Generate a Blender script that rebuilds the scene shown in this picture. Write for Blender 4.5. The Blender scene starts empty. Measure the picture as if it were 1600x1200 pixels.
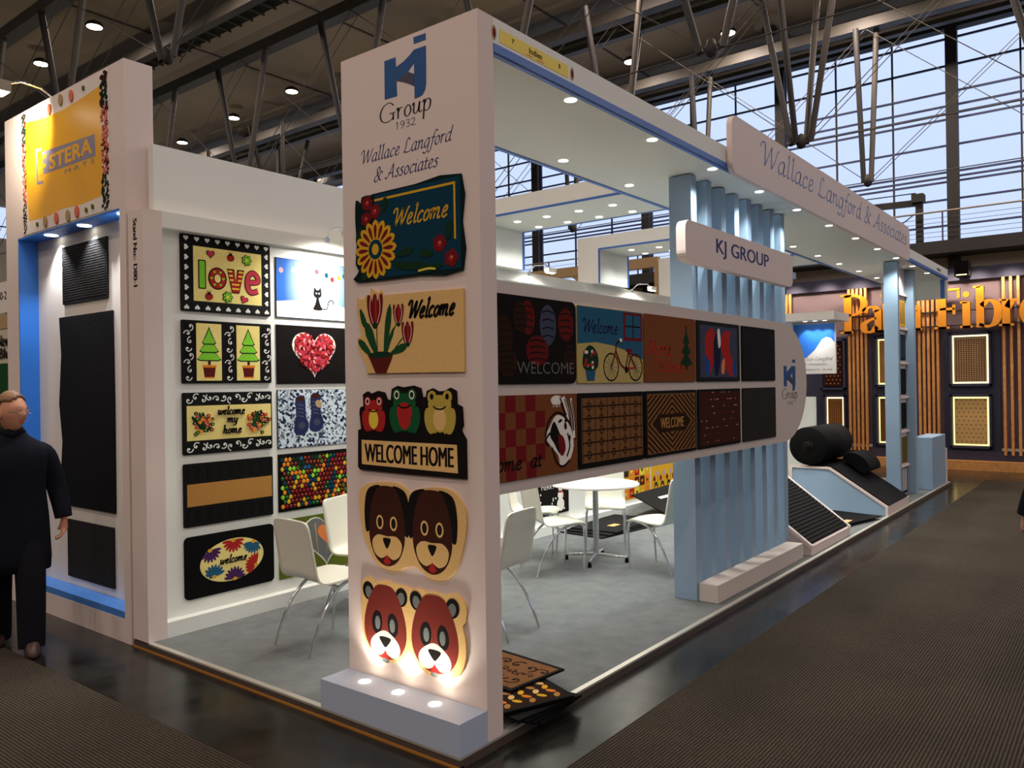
import bpy, bmesh, math, random
from mathutils import Vector, Matrix
S = bpy.context.scene
COL = S.collection
rnd = random.Random(7)
# ---------------------------------------------------------------- camera
YAW, PITCH, ROLL = math.radians(38.06), math.radians(0.076), math.radians(-0.852)
cam = bpy.data.cameras.new('camera'); camo = bpy.data.objects.new('camera', cam); COL.objects.link(camo)
f_ = Vector((math.cos(YAW)*math.cos(PITCH), math.sin(YAW)*math.cos(PITCH), math.sin(PITCH)))
r_ = Vector((math.sin(YAW), -math.cos(YAW), 0)); u_ = r_.cross(f_)
r2 = math.cos(ROLL)*r_ + math.sin(ROLL)*u_; u2 = -math.sin(ROLL)*r_ + math.cos(ROLL)*u_
Mx = Matrix((r2, u2, -f_)).transposed().to_4x4(); Mx.translation = Vector((-2.7129, -2.4587, 1.7004))
camo.matrix_world = Mx
cam.sensor_width = 36; cam.lens = 36*1249.9/1600; cam.clip_end = 200
S.camera = camo
# ---------------------------------------------------------------- view, world
S.view_settings.view_transform = 'Standard'; S.view_settings.look = 'None'
S.view_settings.gamma = 1; S.view_settings.use_curve_mapping = False
S.view_settings.exposure = 0.0
W = bpy.data.worlds.new('dusk_sky'); S.world = W; W.use_nodes = True
bg = W.node_tree.nodes['Background']; bg.inputs[0].default_value = (0.55, 0.655, 0.92, 1); bg.inputs[1].default_value = 1.25
# ---------------------------------------------------------------- hall lamps (the hall's own ceiling grid), plus added ceiling fill
HALL_W = 178.0; HALL_C = (1.0, 0.82, 0.71)
CAN_W = 44.0; CAN_C = (0.97, 0.98, 0.93)
HALL_SEEN = [(9.3,23.7),(9.45,28.1),(16.6,15.6),(16.8,23.6),(17.1,28.05),(17.5,32.9),(22.9,8.2),(22.9,11.9),(25.6,32.9)]
HALL_REST = [(x, y) for x in (-19,-12,-5,2,9.4) for y in (-22,-14,-6,2,10,18)] + [(16.5,-22),(16.5,-14),(16.5,-6),(16.5,2),(16.5,9),(22.9,4.4),(22.9,.2),(22.9,-4.5),(22.9,-10)]
def area(x, y, z, size, watts, c, name='hall_lamp_light'):
    l = bpy.data.lights.new(name, 'AREA'); l.shape = 'DISK'; l.size = size; l.energy = watts; l.color = c
    o = bpy.data.objects.new(name, l); o.location = (x, y, z); COL.objects.link(o); return o
for (x, y) in HALL_SEEN + HALL_REST: area(x, y, 13.32, .45, HALL_W*(.28 if y < -4 and x > 0 and x < 12 else 1.22 if x < 0 else 1.9 if x > 14 and y < 9.5 else 1), HALL_C)
for (x, y) in [(x, y) for x in (4, 10.2, 15.8, 21.4) for y in (-6, 4, 12, 20, 28, 36)]:      # added upward fill at truss height to brighten the ceiling, no fixtures there
    o = area(x, y, 9.3, .5, 20, (1.0, .86, .68), 'ceiling_fill_light'); o.rotation_euler = (math.pi, 0, 0)
def spot(loc, target, watts, ang=100, blend=.8, c=CAN_C, r=.03, parent=None, name='spot_light'):
    l = bpy.data.lights.new(name, 'SPOT'); l.energy = watts; l.color = c; l.spot_size = math.radians(ang); l.spot_blend = blend; l.shadow_soft_size = r
    o = bpy.data.objects.new(name, l); d = Vector(target)-Vector(loc)
    o.rotation_euler = d.to_track_quat('-Z', 'Y').to_euler()
    o.location = Vector(loc) - (parent.location if parent else Vector())
    COL.objects.link(o)
    if parent: o.parent = parent
    return o
# ---------------------------------------------------------------- materials
def lin(c):
    return tuple((x/12.92 if x <= .04045 else ((x+.055)/1.055)**2.4) for x in c)
M = {}
def mat(name, rgb, rough=.6, metal=0., noise=0., nscale=30., bump=0., spec=.5, emit=None, estr=0.):
    m = bpy.data.materials.new(name); m.use_nodes = True; nt = m.node_tree; b = nt.nodes['Principled BSDF']
    c = lin([x/255 for x in rgb])
    b.inputs['Base Color'].default_value = (*c, 1); b.inputs['Roughness'].default_value = rough
    b.inputs['Metallic'].default_value = metal; b.inputs['Specular IOR Level'].default_value = spec
    if noise or bump:
        tc = nt.nodes.new('ShaderNodeTexCoord'); n = nt.nodes.new('ShaderNodeTexNoise'); n.inputs['Scale'].default_value = nscale
        n.inputs['Detail'].default_value = 4
        nt.links.new(tc.outputs['Object'], n.inputs['Vector'])
        if noise:
            r = nt.nodes.new('ShaderNodeMapRange'); r.inputs['To Min'].default_value = 1-noise; r.inputs['To Max'].default_value = 1+noise
            r.inputs['From Min'].default_value = .3; r.inputs['From Max'].default_value = .7
            nt.links.new(n.outputs['Fac'], r.inputs['Value'])
            mx = nt.nodes.new('ShaderNodeMix'); mx.data_type = 'RGBA'; mx.blend_type = 'MULTIPLY'; mx.inputs[0].default_value = 1
            mx.inputs[6].default_value = (*c, 1); nt.links.new(r.outputs[0], mx.inputs[7]); nt.links.new(mx.outputs[2], b.inputs['Base Color'])
        if bump:
            bp = nt.nodes.new('ShaderNodeBump'); bp.inputs['Strength'].default_value = bump; bp.inputs['Distance'].default_value = .004
            nt.links.new(n.outputs['Fac'], bp.inputs['Height']); nt.links.new(bp.outputs['Normal'], b.inputs['Normal'])
    if emit:
        b.inputs['Emission Color'].default_value = (*lin([x/255 for x in emit]), 1); b.inputs['Emission Strength'].default_value = estr
    M[name] = m; return m
mat('white', (228,222,214), .55, spec=.3); mat('stand_white', (232,234,228), .6, spec=.3); mat('shaded_white', (206,196,188), .6, spec=.3); mat('pillar_white', (226,210,204), .6, spec=.3)  # the panel's white is darkened to stand in for its dimmer light
mat('blue_trim', (60,110,190), .5); mat('pale_blue', (146,172,196), .55, spec=.3); mat('base_blue', (176,190,212), .55, spec=.3)
mat('royal', (35,110,200), .5); mat('royal_ledge', (75,135,215), .5)
mat('navy_text', (44,52,112), .6, spec=.2); mat('sign_text', (84,104,160), .5); mat('grey_text', (40,38,42), .6, spec=.2)
mat('logo_blue', (14,78,140), .5, spec=.25); mat('logo_dark', (22,22,66), .4)
mat('stand_carpet', (112,116,116), .95, noise=.12, nscale=9, spec=.1); mat('alu', (215,212,200), .35, .6); mat('brown_edge', (78,66,58), .5); mat('orange_edge', (170,115,45), .5)
mat('chrome', (225,228,232), .12, 1.); mat('shell', (226,224,208), .35); mat('table_top', (240,240,240), .3)
mat('rubber', (11,11,12), .75, noise=.3, nscale=40, bump=.3, spec=.16); mat('rubber_dark', (8,8,9), .8, spec=.12); mat('rubber_grey', (38,36,35), .9, noise=.25, nscale=70, bump=.4, spec=.15)
mat('sand', (226,186,122), .97, noise=.12, nscale=160, bump=.5, spec=.1); mat('cream', (240,222,140), .97, noise=.07, nscale=160, bump=.4, spec=.1)
mat('coir', (176,128,66), .97, noise=.2, nscale=140, bump=.6, spec=.1); mat('coir_dark', (122,84,50), .97, noise=.2, nscale=140, bump=.6, spec=.1)
mat('rust', (120,70,40), .97, noise=.15, nscale=140, bump=.5, spec=.1)
def paint(n, rgb): mat(n, rgb, .95, noise=.08, nscale=150, bump=.3, spec=.1)
mat('cream_dim', (188,168,104), .97, noise=.07, nscale=160, bump=.4, spec=.1)
for n, c in dict(p_black=(22,18,18), p_navy=(26,30,62), p_teal=(14,56,76), p_dteal=(12,32,36), p_green=(28,74,40), p_dgreen=(22,52,34), p_lime=(130,205,55), p_gold=(215,165,40),
        p_yellow=(232,205,70), p_red=(172,40,38), p_dred=(112,24,30), p_maroon=(92,30,26), p_brown=(62,30,22), p_bear=(118,44,36), p_orange=(222,128,40), p_pink=(240,150,150), p_rose=(190,60,78),
        p_white=(238,234,225), p_grey=(110,115,112), p_sky=(40,92,124), p_blue=(30,75,150), p_purple=(75,40,90), p_frog=(24,84,48), p_yfrog=(186,164,74), p_muzzle=(240,214,200), p_slate=(64,70,92), p_olive=(92,104,34), p_stone=(120,118,116), p_denim=(40,46,84), p_coral=(235,135,80), p_lblue=(160,195,235), p_dkred=(96,22,22), p_dbrown=(44,26,16), p_tan=(176,150,110), p_lilac=(170,150,180)).items(): paint(n, c)
def emis(n, rgb, s):
    m = bpy.data.materials.new(n); m.use_nodes = True; nt = m.node_tree; nt.nodes.clear(); e = nt.nodes.new('ShaderNodeEmission'); o = nt.nodes.new('ShaderNodeOutputMaterial')
    e.inputs[0].default_value = (*lin([x/255 for x in rgb]), 1); e.inputs[1].default_value = s; nt.links.new(e.outputs[0], o.inputs[0]); M[n] = m
emis('lamp_disc', (255,248,232), 6.); emis('hall_disc', (255,245,228), 9.); emis('halogen', (255,240,215), 30.); emis('led_warm', (255,232,176), 2.2); emis('led_yellow', (252,230,150), 1.9)
mat('steel', (66,61,54), .6, noise=.1, nscale=2); mat('steel_dark', (34,31,29), .7); mat('steel_blue', (52,60,92), .6); mat('steel_light', (150,142,128), .6)
mat('ceiling_panel', (156,142,122), .9, noise=.04, nscale=.4, spec=.1); mat('catwalk_black', (18,17,16), .9)
mat('hall_wall', (200,190,168), .8, noise=.04, nscale=.6); mat('far_dark', (66,62,60), .85)
mat('facade_navy', (60,62,84), .6, spec=.3); mat('facade_mauve', (120,104,112), .7, spec=.3); mat('batten', (226,160,90), .55, noise=.15, nscale=12); mat('letter_gold', (232,150,30), .45); mat('letter_side', (70,42,22), .6)
mat('skin', (200,142,112), .55, spec=.4); mat('hair', (120,84,48), .6, noise=.25, nscale=60, bump=.4); mat('coat', (16,18,28), .9, noise=.15, nscale=40, bump=.3, spec=.15); mat('trouser', (18,18,24), .9, spec=.15); mat('shoe', (60,34,26), .5); mat('shirt', (30,34,50), .9)
mat('poster_yellow', (245,180,30), .4); mat('poster_white', (232,222,214), .5); mat('stera_grey', (140,132,150), .5); mat('poster_red', (220,110,80), .5); mat('sticker_yellow', (232,205,40), .45)
mat('eyes_white', (230,228,222), .3); mat('lens_metal', (170,170,168), .25, .9)
def glass_mat():
    m = bpy.data.materials.new('window_glass'); m.use_nodes = True; nt = m.node_tree; nt.nodes.clear(); N = nt.nodes.new
    o = N('ShaderNodeOutputMaterial'); t = N('ShaderNodeBsdfTransparent'); g = N('ShaderNodeBsdfGlossy'); g.inputs['Roughness'].default_value = .02; x = N('ShaderNodeMixShader'); fr = N('ShaderNodeFresnel'); fr.inputs[0].default_value = 1.12
    t.inputs[0].default_value = (.97,.98,1,1); nt.links.new(fr.outputs[0], x.inputs[0]); nt.links.new(t.outputs[0], x.inputs[1]); nt.links.new(g.outputs[0], x.inputs[2]); nt.links.new(x.outputs[0], o.inputs[0]); M['glass'] = m
glass_mat()
def carpet_mat():   # woven brown aisle carpet
    m = mat('aisle_carpet', (74,62,50), .95, spec=.1); nt = m.node_tree; b = nt.nodes['Principled BSDF']; N = nt.nodes.new
    tc = N('ShaderNodeTexCoord'); mp = N('ShaderNodeMapping'); mp.inputs['Rotation'].default_value = (0,0,math.radians(45)); ch = N('ShaderNodeTexChecker'); ch.inputs['Scale'].default_value = 82
    nt.links.new(tc.outputs['Object'], mp.inputs[0]); nt.links.new(mp.outputs[0], ch.inputs['Vector'])
    n = N('ShaderNodeTexNoise'); n.inputs['Scale'].default_value = 1.3; n.inputs['Detail'].default_value = 5; nt.links.new(tc.outputs['Object'], n.inputs['Vector'])
    n2 = N('ShaderNodeTexNoise'); n2.inputs['Scale'].default_value = 90; nt.links.new(tc.outputs['Object'], n2.inputs['Vector'])
    ch.inputs['Color1'].default_value = (*lin((.15,.13,.11)), 1); ch.inputs['Color2'].default_value = (*lin((.45,.41,.35)), 1)
    mx = N('ShaderNodeMix'); mx.data_type = 'RGBA'; mx.blend_type = 'MULTIPLY'; mx.inputs[0].default_value = .55; nt.links.new(ch.outputs[0], mx.inputs[6]); nt.links.new(n.outputs['Fac'], mx.inputs[7])
    mx2 = N('ShaderNodeMix'); mx2.data_type = 'RGBA'; mx2.blend_type = 'MULTIPLY'; mx2.inputs[0].default_value = .7; nt.links.new(mx.outputs[2], mx2.inputs[6]); nt.links.new(n2.outputs['Fac'], mx2.inputs[7])
    nt.links.new(mx2.outputs[2], b.inputs['Base Color'])
    bp = N('ShaderNodeBump'); bp.inputs['Strength'].default_value = .5; bp.inputs['Distance'].default_value = .004; nt.links.new(ch.outputs['Fac'], bp.inputs['Height']); nt.links.new(bp.outputs[0], b.inputs['Normal'])
carpet_mat()
def concrete_mat():
    m = mat('concrete', (52,50,46), .3, spec=.28); nt = m.node_tree; b = nt.nodes['Principled BSDF']; N = nt.nodes.new
    tc = N('ShaderNodeTexCoord'); n = N('ShaderNodeTexNoise'); n.inputs['Scale'].default_value = 2.2; n.inputs['Detail'].default_value = 9; n.inputs['Roughness'].default_value = .7; nt.links.new(tc.outputs['Object'], n.inputs['Vector'])
    cr = N('ShaderNodeValToRGB'); cr.color_ramp.elements[0].position = .3; cr.color_ramp.elements[0].color = (*lin((.055,.055,.055)), 1); cr.color_ramp.elements[1].position = .75; cr.color_ramp.elements[1].color = (*lin((.20,.195,.18)), 1)
    nt.links.new(n.outputs['Fac'], cr.inputs[0]); nt.links.new(cr.outputs[0], b.inputs['Base Color'])
    r = N('ShaderNodeMapRange'); r.inputs['To Min'].default_value = .03; r.inputs['To Max'].default_value = .36; nt.links.new(n.outputs['Fac'], r.inputs['Value']); nt.links.new(r.outputs[0], b.inputs['Roughness'])
    bp = N('ShaderNodeBump'); bp.inputs['Strength'].default_value = .15; bp.inputs['Distance'].default_value = .01; nt.links.new(n.outputs['Fac'], bp.inputs['Height']); nt.links.new(bp.outputs[0], b.inputs['Normal'])
concrete_mat()
def gravel_mat():
    m = mat('gravel_print', (130,145,165), .9, spec=.1); nt = m.node_tree; b = nt.nodes['Principled BSDF']; N = nt.nodes.new
    tc = N('ShaderNodeTexCoord'); v = N('ShaderNodeTexVoronoi'); v.inputs['Scale'].default_value = 55; nt.links.new(tc.outputs['Object'], v.inputs['Vector'])
    cr = N('ShaderNodeValToRGB'); e = cr.color_ramp.elements; e[0].position = .2; e[0].color = (*lin((.12,.16,.28)), 1); e[1].position = .6; e[1].color = (*lin((.82,.88,.92)), 1)
    sp = N('ShaderNodeSeparateColor'); nt.links.new(v.outputs['Color'], sp.inputs[0]); nt.links.new(sp.outputs[0], cr.inputs[0]); nt.links.new(cr.outputs[0], b.inputs['Base Color'])
gravel_mat()
def snow_mat():     # blue night sky with a pale glow in the middle of the print
    m = mat('night_print', (90,140,210), .9, spec=.1); nt = m.node_tree; b = nt.nodes['Principled BSDF']; N = nt.nodes.new
    tc = N('ShaderNodeTexCoord'); mp = N('ShaderNodeMapping'); mp.inputs['Location'].default_value = (-.03,0,-.17); mp.inputs['Scale'].default_value = (1,0,.62); g = N('ShaderNodeVectorMath'); g.operation = 'LENGTH'
    nt.links.new(tc.outputs['Object'], mp.inputs[0]); nt.links.new(mp.outputs[0], g.inputs[0])
    cr = N('ShaderNodeValToRGB'); e = cr.color_ramp.elements; e[0].position = .03; e[0].color = (*lin((.80,.90,.98)), 1); e[1].position = .33; e[1].color = (*lin((.20,.40,.72)), 1)
    nt.links.new(g.outputs['Value'], cr.inputs[0]); nt.links.new(cr.outputs[0], b.inputs['Base Color'])
snow_mat()
# ---------------------------------------------------------------- object helpers
def tag(o, label=None, cat=None, group=None, kind=None):
    if label: o['label'] = label
    if cat: o['category'] = cat
    if group: o['group'] = group
    if kind: o['kind'] = kind
    return o
def thing(name, label, cat, loc=(0,0,0), rz=0, group=None):
    o = bpy.data.objects.new(name, None); o.location = loc; o.rotation_euler = (0,0,rz); o.empty_display_size = .1; COL.objects.link(o)
    return tag(o, label, cat, group)
class MB:
    def __init__(s): s.v = []; s.f = []; s.m = []; s.mats = []; s.sm = []
    def mi(s, m):
        if m not in s.mats: s.mats.append(m)
        return s.mats.index(m)
    def add(s, vs, fs, m, smooth=False):
        b = len(s.v); s.v += [tuple(v) for v in vs]; k = s.mi(m)
        for f in fs: s.f.append([b+i for i in f]); s.m.append(k); s.sm.append(smooth)
        return s
    def box(s, a, b, m):
        (x0,y0,z0),(x1,y1,z1) = a, b
        vs = [(x0,y0,z0),(x1,y0,z0),(x1,y1,z0),(x0,y1,z0),(x0,y0,z1),(x1,y0,z1),(x1,y1,z1),(x0,y1,z1)]
        return s.add(vs, [(0,3,2,1),(4,5,6,7),(0,1,5,4),(1,2,6,5),(2,3,7,6),(3,0,4,7)], m)
    def prism(s, F, pts, h0, h1, m, side=None):
        O, U, V, N = F; n = len(pts)
        a = sum(pts[i][0]*pts[(i+1)%n][1]-pts[(i+1)%n][0]*pts[i][1] for i in range(n))
        if a < 0: pts = pts[::-1]
        lo = [O+U*p[0]+V*p[1]+N*h0 for p in pts]; hi = [O+U*p[0]+V*p[1]+N*h1 for p in pts]
        s.add(lo+hi, [tuple(range(n, 2*n)), tuple(range(n-1, -1, -1))], m)
        s.add(lo+hi, [(i, (i+1)%n, n+(i+1)%n, n+i) for i in range(n)], side or m); return s
    def tube(s, pts, r, m, n=10, r1=None, cap=True):
        pts = [Vector(p) for p in pts]; k = len(pts); vs = []; up = Vector((0,0,1))
        d0 = (pts[1]-pts[0]).normalized(); ref = up if abs(d0.dot(up)) < .95 else Vector((1,0,0)); a = d0.cross(ref).normalized()
        for i, p in enumerate(pts):
            d = (pts[min(i+1,k-1)]-pts[max(i-1,0)]).normalized(); a = (a-d*a.dot(d)).normalized(); b = d.cross(a)
            rr = r if r1 is None else r+(r1-r)*i/(k-1)
            vs += [p+a*rr*math.cos(2*math.pi*j/n)+b*rr*math.sin(2*math.pi*j/n) for j in range(n)]
        fs = [(i*n+j, i*n+(j+1)%n, (i+1)*n+(j+1)%n, (i+1)*n+j) for i in range(k-1) for j in range(n)]
        s.add(vs, fs, m, True)
        if cap: s.add(vs, [tuple(range(n-1,-1,-1)), tuple(range((k-1)*n, k*n))], m)
        return s
    def bar(s, a, b, w, h, m):       # rectangular bar between two points
        a, b = Vector(a), Vector(b); d = (b-a).normalized(); ref = Vector((0,0,1)) if abs(d.z) < .9 else Vector((1,0,0))
        x = d.cross(ref).normalized()*w/2; y = x.cross(d).normalized()*h/2
        vs = [a-x-y, a+x-y, a+x+y, a-x+y, b-x-y, b+x-y, b+x+y, b-x+y]
        return s.add(vs, [(0,1,2,3),(7,6,5,4),(0,4,5,1),(1,5,6,2),(2,6,7,3),(3,7,4,0)], m)
    def lathe(s, c, prof, m, n=24, axis='z'):
        vs = []
        for (r, h) in prof:
            for j in range(n):
                t = 2*math.pi*j/n; x, y = r*math.cos(t), r*math.sin(t)
                vs.append(Vector(c)+(Vector((x,y,h)) if axis == 'z' else Vector((h,x,y)) if axis == 'x' else Vector((x,h,y))))
        k = len(prof)
        s.add(vs, [(i*n+j, i*n+(j+1)%n, (i+1)*n+(j+1)%n, (i+1)*n+j) for i in range(k-1) for j in range(n)], m, True)
        return s.add(vs, [tuple(range(n-1,-1,-1)), tuple(range((k-1)*n, k*n))], m)
    def build(s, name, parent=None, world=True, bevel=0, **tg):
        off = Vector()
        if parent and world:
            q = parent
            while q: off = off+q.location; q = q.parent
        elif not parent and s.v:
            xs, ys, zs = zip(*s.v); off = Vector(((min(xs)+max(xs))/2, (min(ys)+max(ys))/2, min(zs)))
        me = bpy.data.meshes.new(name); me.from_pydata([tuple(Vector(v)-off) for v in s.v], [], s.f)
        for m in s.mats: me.materials.append(M[m])
        me.polygons.foreach_set('material_index', s.m); me.polygons.foreach_set('use_smooth', s.sm); me.update()
        bm = bmesh.new(); bm.from_mesh(me); bmesh.ops.recalc_face_normals(bm, faces=bm.faces) if not getattr(s, 'keep', False) else None; bm.to_mesh(me); bm.free()
        o = bpy.data.objects.new(name, me); COL.objects.link(o)
        if parent: o.parent = parent
        else: o.location = off
        if bevel:
            b = o.modifiers.new('bevel', 'BEVEL'); b.width = bevel; b.segments = 2; b.limit_method = 'ANGLE'
        tag(o, **tg); return o
def bx(name, a, b, m, parent=None, bevel=0, **tg): return MB().box(a, b, m).build(name, parent, bevel=bevel, **tg)
def kids(o): return [c for c in bpy.data.objects if c.parent == o]
def copy_tree(o, parent=None):
    c = o.copy(); COL.objects.link(c); c.parent = parent
    for ch in kids(o): copy_tree(ch, c)
    return c
V3 = Vector
FP = (V3((.2,0,0)), V3((0,-1,0)), V3((0,0,1)), V3((-1,0,0)))      # face of the tall pillar, u = -y
FW = (V3((0,2.88,0)), V3((1,0,0)), V3((0,0,1)), V3((0,-1,0)))     # recessed display wall, u = x
FS = (V3((0,.05,0)), V3((1,0,0)), V3((0,0,1)), V3((0,-1,0)))      # hanging display panel, u = x
def FX(x): return (V3((x,0,0)), V3((0,-1,0)), V3((0,0,1)), V3((-1,0,0)))
def FY(y): return (V3((0,y,0)), V3((1,0,0)), V3((0,0,1)), V3((0,-1,0)))
# ---------------------------------------------------------------- drawing shapes
def ell(cx, cy, a, b, rot=0, n=28, t0=0, t1=360):
    o = []; r = math.radians(rot); full = abs(t1-t0) >= 360
    for i in range(n if full else n+1):
        t = math.radians(t0+(t1-t0)*i/n); x, y = a*math.cos(t), b*math.sin(t)
        o.append((cx+x*math.cos(r)-y*math.sin(r), cy+x*math.sin(r)+y*math.cos(r)))
    return o
def rect(x0, y0, x1, y1): return [(x0,y0),(x1,y0),(x1,y1),(x0,y1)]
def rrect(x0, y0, x1, y1, r, n=6):
    o = []
    for (cx, cy, t) in ((x1-r,y1-r,0),(x0+r,y1-r,90),(x0+r,y0+r,180),(x1-r,y0+r,270)): o += [(cx+r*math.cos(math.radians(t+90*i/n)), cy+r*math.sin(math.radians(t+90*i/n))) for i in range(n+1)]
    return o
def heart(cx, cy, s, rot=0, sy=1):
    o = []; r = math.radians(rot)
    for i in range(36):
        t = 2*math.pi*i/36; x = 16*math.sin(t)**3/17*s; y = (13*math.cos(t)-5*math.cos(2*t)-2*math.cos(3*t)-math.cos(4*t))/17*s*sy
        o.append((cx+x*math.cos(r)-y*math.sin(r), cy+x*math.sin(r)+y*math.cos(r)))
    return o
def petal(cx, cy, ang, r0, r1, w):
    a = math.radians(ang); d = (math.cos(a), math.sin(a)); n = (-d[1], d[0]); o = []
    for (t, k) in ((0,.35),(.35,.8),(.65,1),(.88,.7),(1,0),(.88,-.7),(.65,-1),(.35,-.8),(0,-.35)):
        r = r0+(r1-r0)*t; o.append((cx+d[0]*r+n[0]*k*w, cy+d[1]*r+n[1]*k*w))
    return o
def smooth(pts, k=5):
    if len(pts) < 3: return pts
    o = []; P = [pts[0]]+list(pts)+[pts[-1]]
    for i in range(1, len(P)-2):
        for j in range(k):
            t = j/k; q = []
            for c in range(len(pts[0])):
                a, b, cc, d = P[i-1][c], P[i][c], P[i+1][c], P[i+2][c]
                q.append(.5*(2*b+(cc-a)*t+(2*a-5*b+4*cc-d)*t*t+(3*b-a-3*cc+d)*t**3))
            o.append(tuple(q))
    return o+[tuple(pts[-1])]
def closed(pts, k=4):
    P = list(pts); n = len(P); o = []
    for i in range(n):
        for j in range(k):
            t = j/k; q = []
            for c in range(len(pts[0])):
                a, b, cc, d = P[i-1][c], P[i][c], P[(i+1)%n][c], P[(i+2)%n][c]
                q.append(.5*(2*b+(cc-a)*t+(2*a-5*b+4*cc-d)*t*t+(3*b-a-3*cc+d)*t**3))
            o.append(tuple(q))
    return o
class Art(MB):
    """a mat (or sign) drawn in a wall plane: each mark is a thin raised layer on the one below"""
    def __init__(s, F, t=.012): super().__init__(); s.F = F; s.t = t; s.h = t; s.keep = False
    def base(s, pts, m, h0=.001): s.prism(s.F, pts, h0, s.t, m); return s
    def p(s, pts, m, step=.00006): s.h += step; s.prism(s.F, pts, s.t-.0005, s.h, m); return s
    def stroke(s, pts, w, m, nib=None, sm=True, step=.00006, z=None):
        s.h += step; h = s.h if z is None else z; P = smooth(pts) if sm else pts; O, U, V, N = s.F; L = []; R = []; n = len(P)
        for i, q in enumerate(P):
            a = P[max(i-1,0)]; b = P[min(i+1,n-1)]; dx, dy = b[0]-a[0], b[1]-a[1]; l = math.hypot(dx, dy) or 1e-6; dx /= l; dy /= l
            ww = w if nib is None else max(abs(nib[0]*dy-nib[1]*dx), w)
            L.append((q[0]-dy*ww/2, q[1]+dx*ww/2)); R.append((q[0]+dy*ww/2, q[1]-dx*ww/2))
        up = [O+U*q[0]+V*q[1]+N*h for q in L+R]; lo = [O+U*q[0]+V*q[1]+N*(s.t-.0005) for q in L+R]
        s.add(up, [(n+i, n+i+1, i+1, i) for i in range(n-1)], m)
        s.add(up+lo, [(i, i+1, 2*n+i+1, 2*n+i) for i in range(n-1)]+[(n+i+1, n+i, 3*n+i, 3*n+i+1) for i in range(n-1)], m); s.keep = True
        return s
    def sans(s, txt, x0, x1, y0, y1, m, step=.0002, rot=0, bold=0., fat=0.):
        for d in ([-fat, fat] if fat else []): s.sans(txt, x0+d, x1+d, y0, y1, m, .00006, rot, 0)
        c = bpy.data.curves.new('txt', 'FONT'); c.body = txt; c.size = 1; c.offset = bold; c.resolution_u = 3
        o = bpy.data.objects.new('txt', c); COL.objects.link(o); dg = bpy.context.evaluated_depsgraph_get(); me = bpy.data.meshes.new_from_object(o.evaluated_get(dg)); bpy.data.objects.remove(o)
        vs = [(v.co.x, v.co.y) for v in me.vertices]; ax = min(v[0] for v in vs); bxx = max(v[0] for v in vs); ay = min(v[1] for v in vs); by = max(v[1] for v in vs)
        s.h += step; O, U, V, N = s.F; r = math.radians(rot); cx, cy = (x0+x1)/2, (y0+y1)/2; q = []
        for (x, y) in vs:
            X = x0+(x-ax)/(bxx-ax)*(x1-x0)-cx; Y = y0+(y-ay)/(by-ay)*(y1-y0)-cy
            q.append(O+U*(cx+X*math.cos(r)-Y*math.sin(r))+V*(cy+X*math.sin(r)+Y*math.cos(r))+N*s.h)
        s.add(q, [tuple(p.vertices) for p in me.polygons], m); s.keep = True; bpy.data.meshes.remove(me); bpy.data.curves.remove(c)
        return s
    def script(s, txt, x0, x1, yb, size, m, slant=.22, nib=(.055,.05), w=.022, z=None):
        gl = []; x = 0
        for ch in txt:
            adv, st = GL[ch]; gl.append((x, st)); x += adv
        k = (x1-x0)/x; s.h += .0002; hh = s.h
        for (gx, st) in gl:
            for sub in st:
                pts = [(x0+k*(gx+a)+slant*b*size, yb+b*size) for (a, b) in sub]
                s.stroke(pts, w*size, m, (nib[0]*size, nib[1]*size), z=hh, step=0)
        return s
_bowl = [(.33,.42),(.22,.46),(.07,.30),(.06,.08),(.15,-.01),(.28,.14),(.33,.42)]
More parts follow.
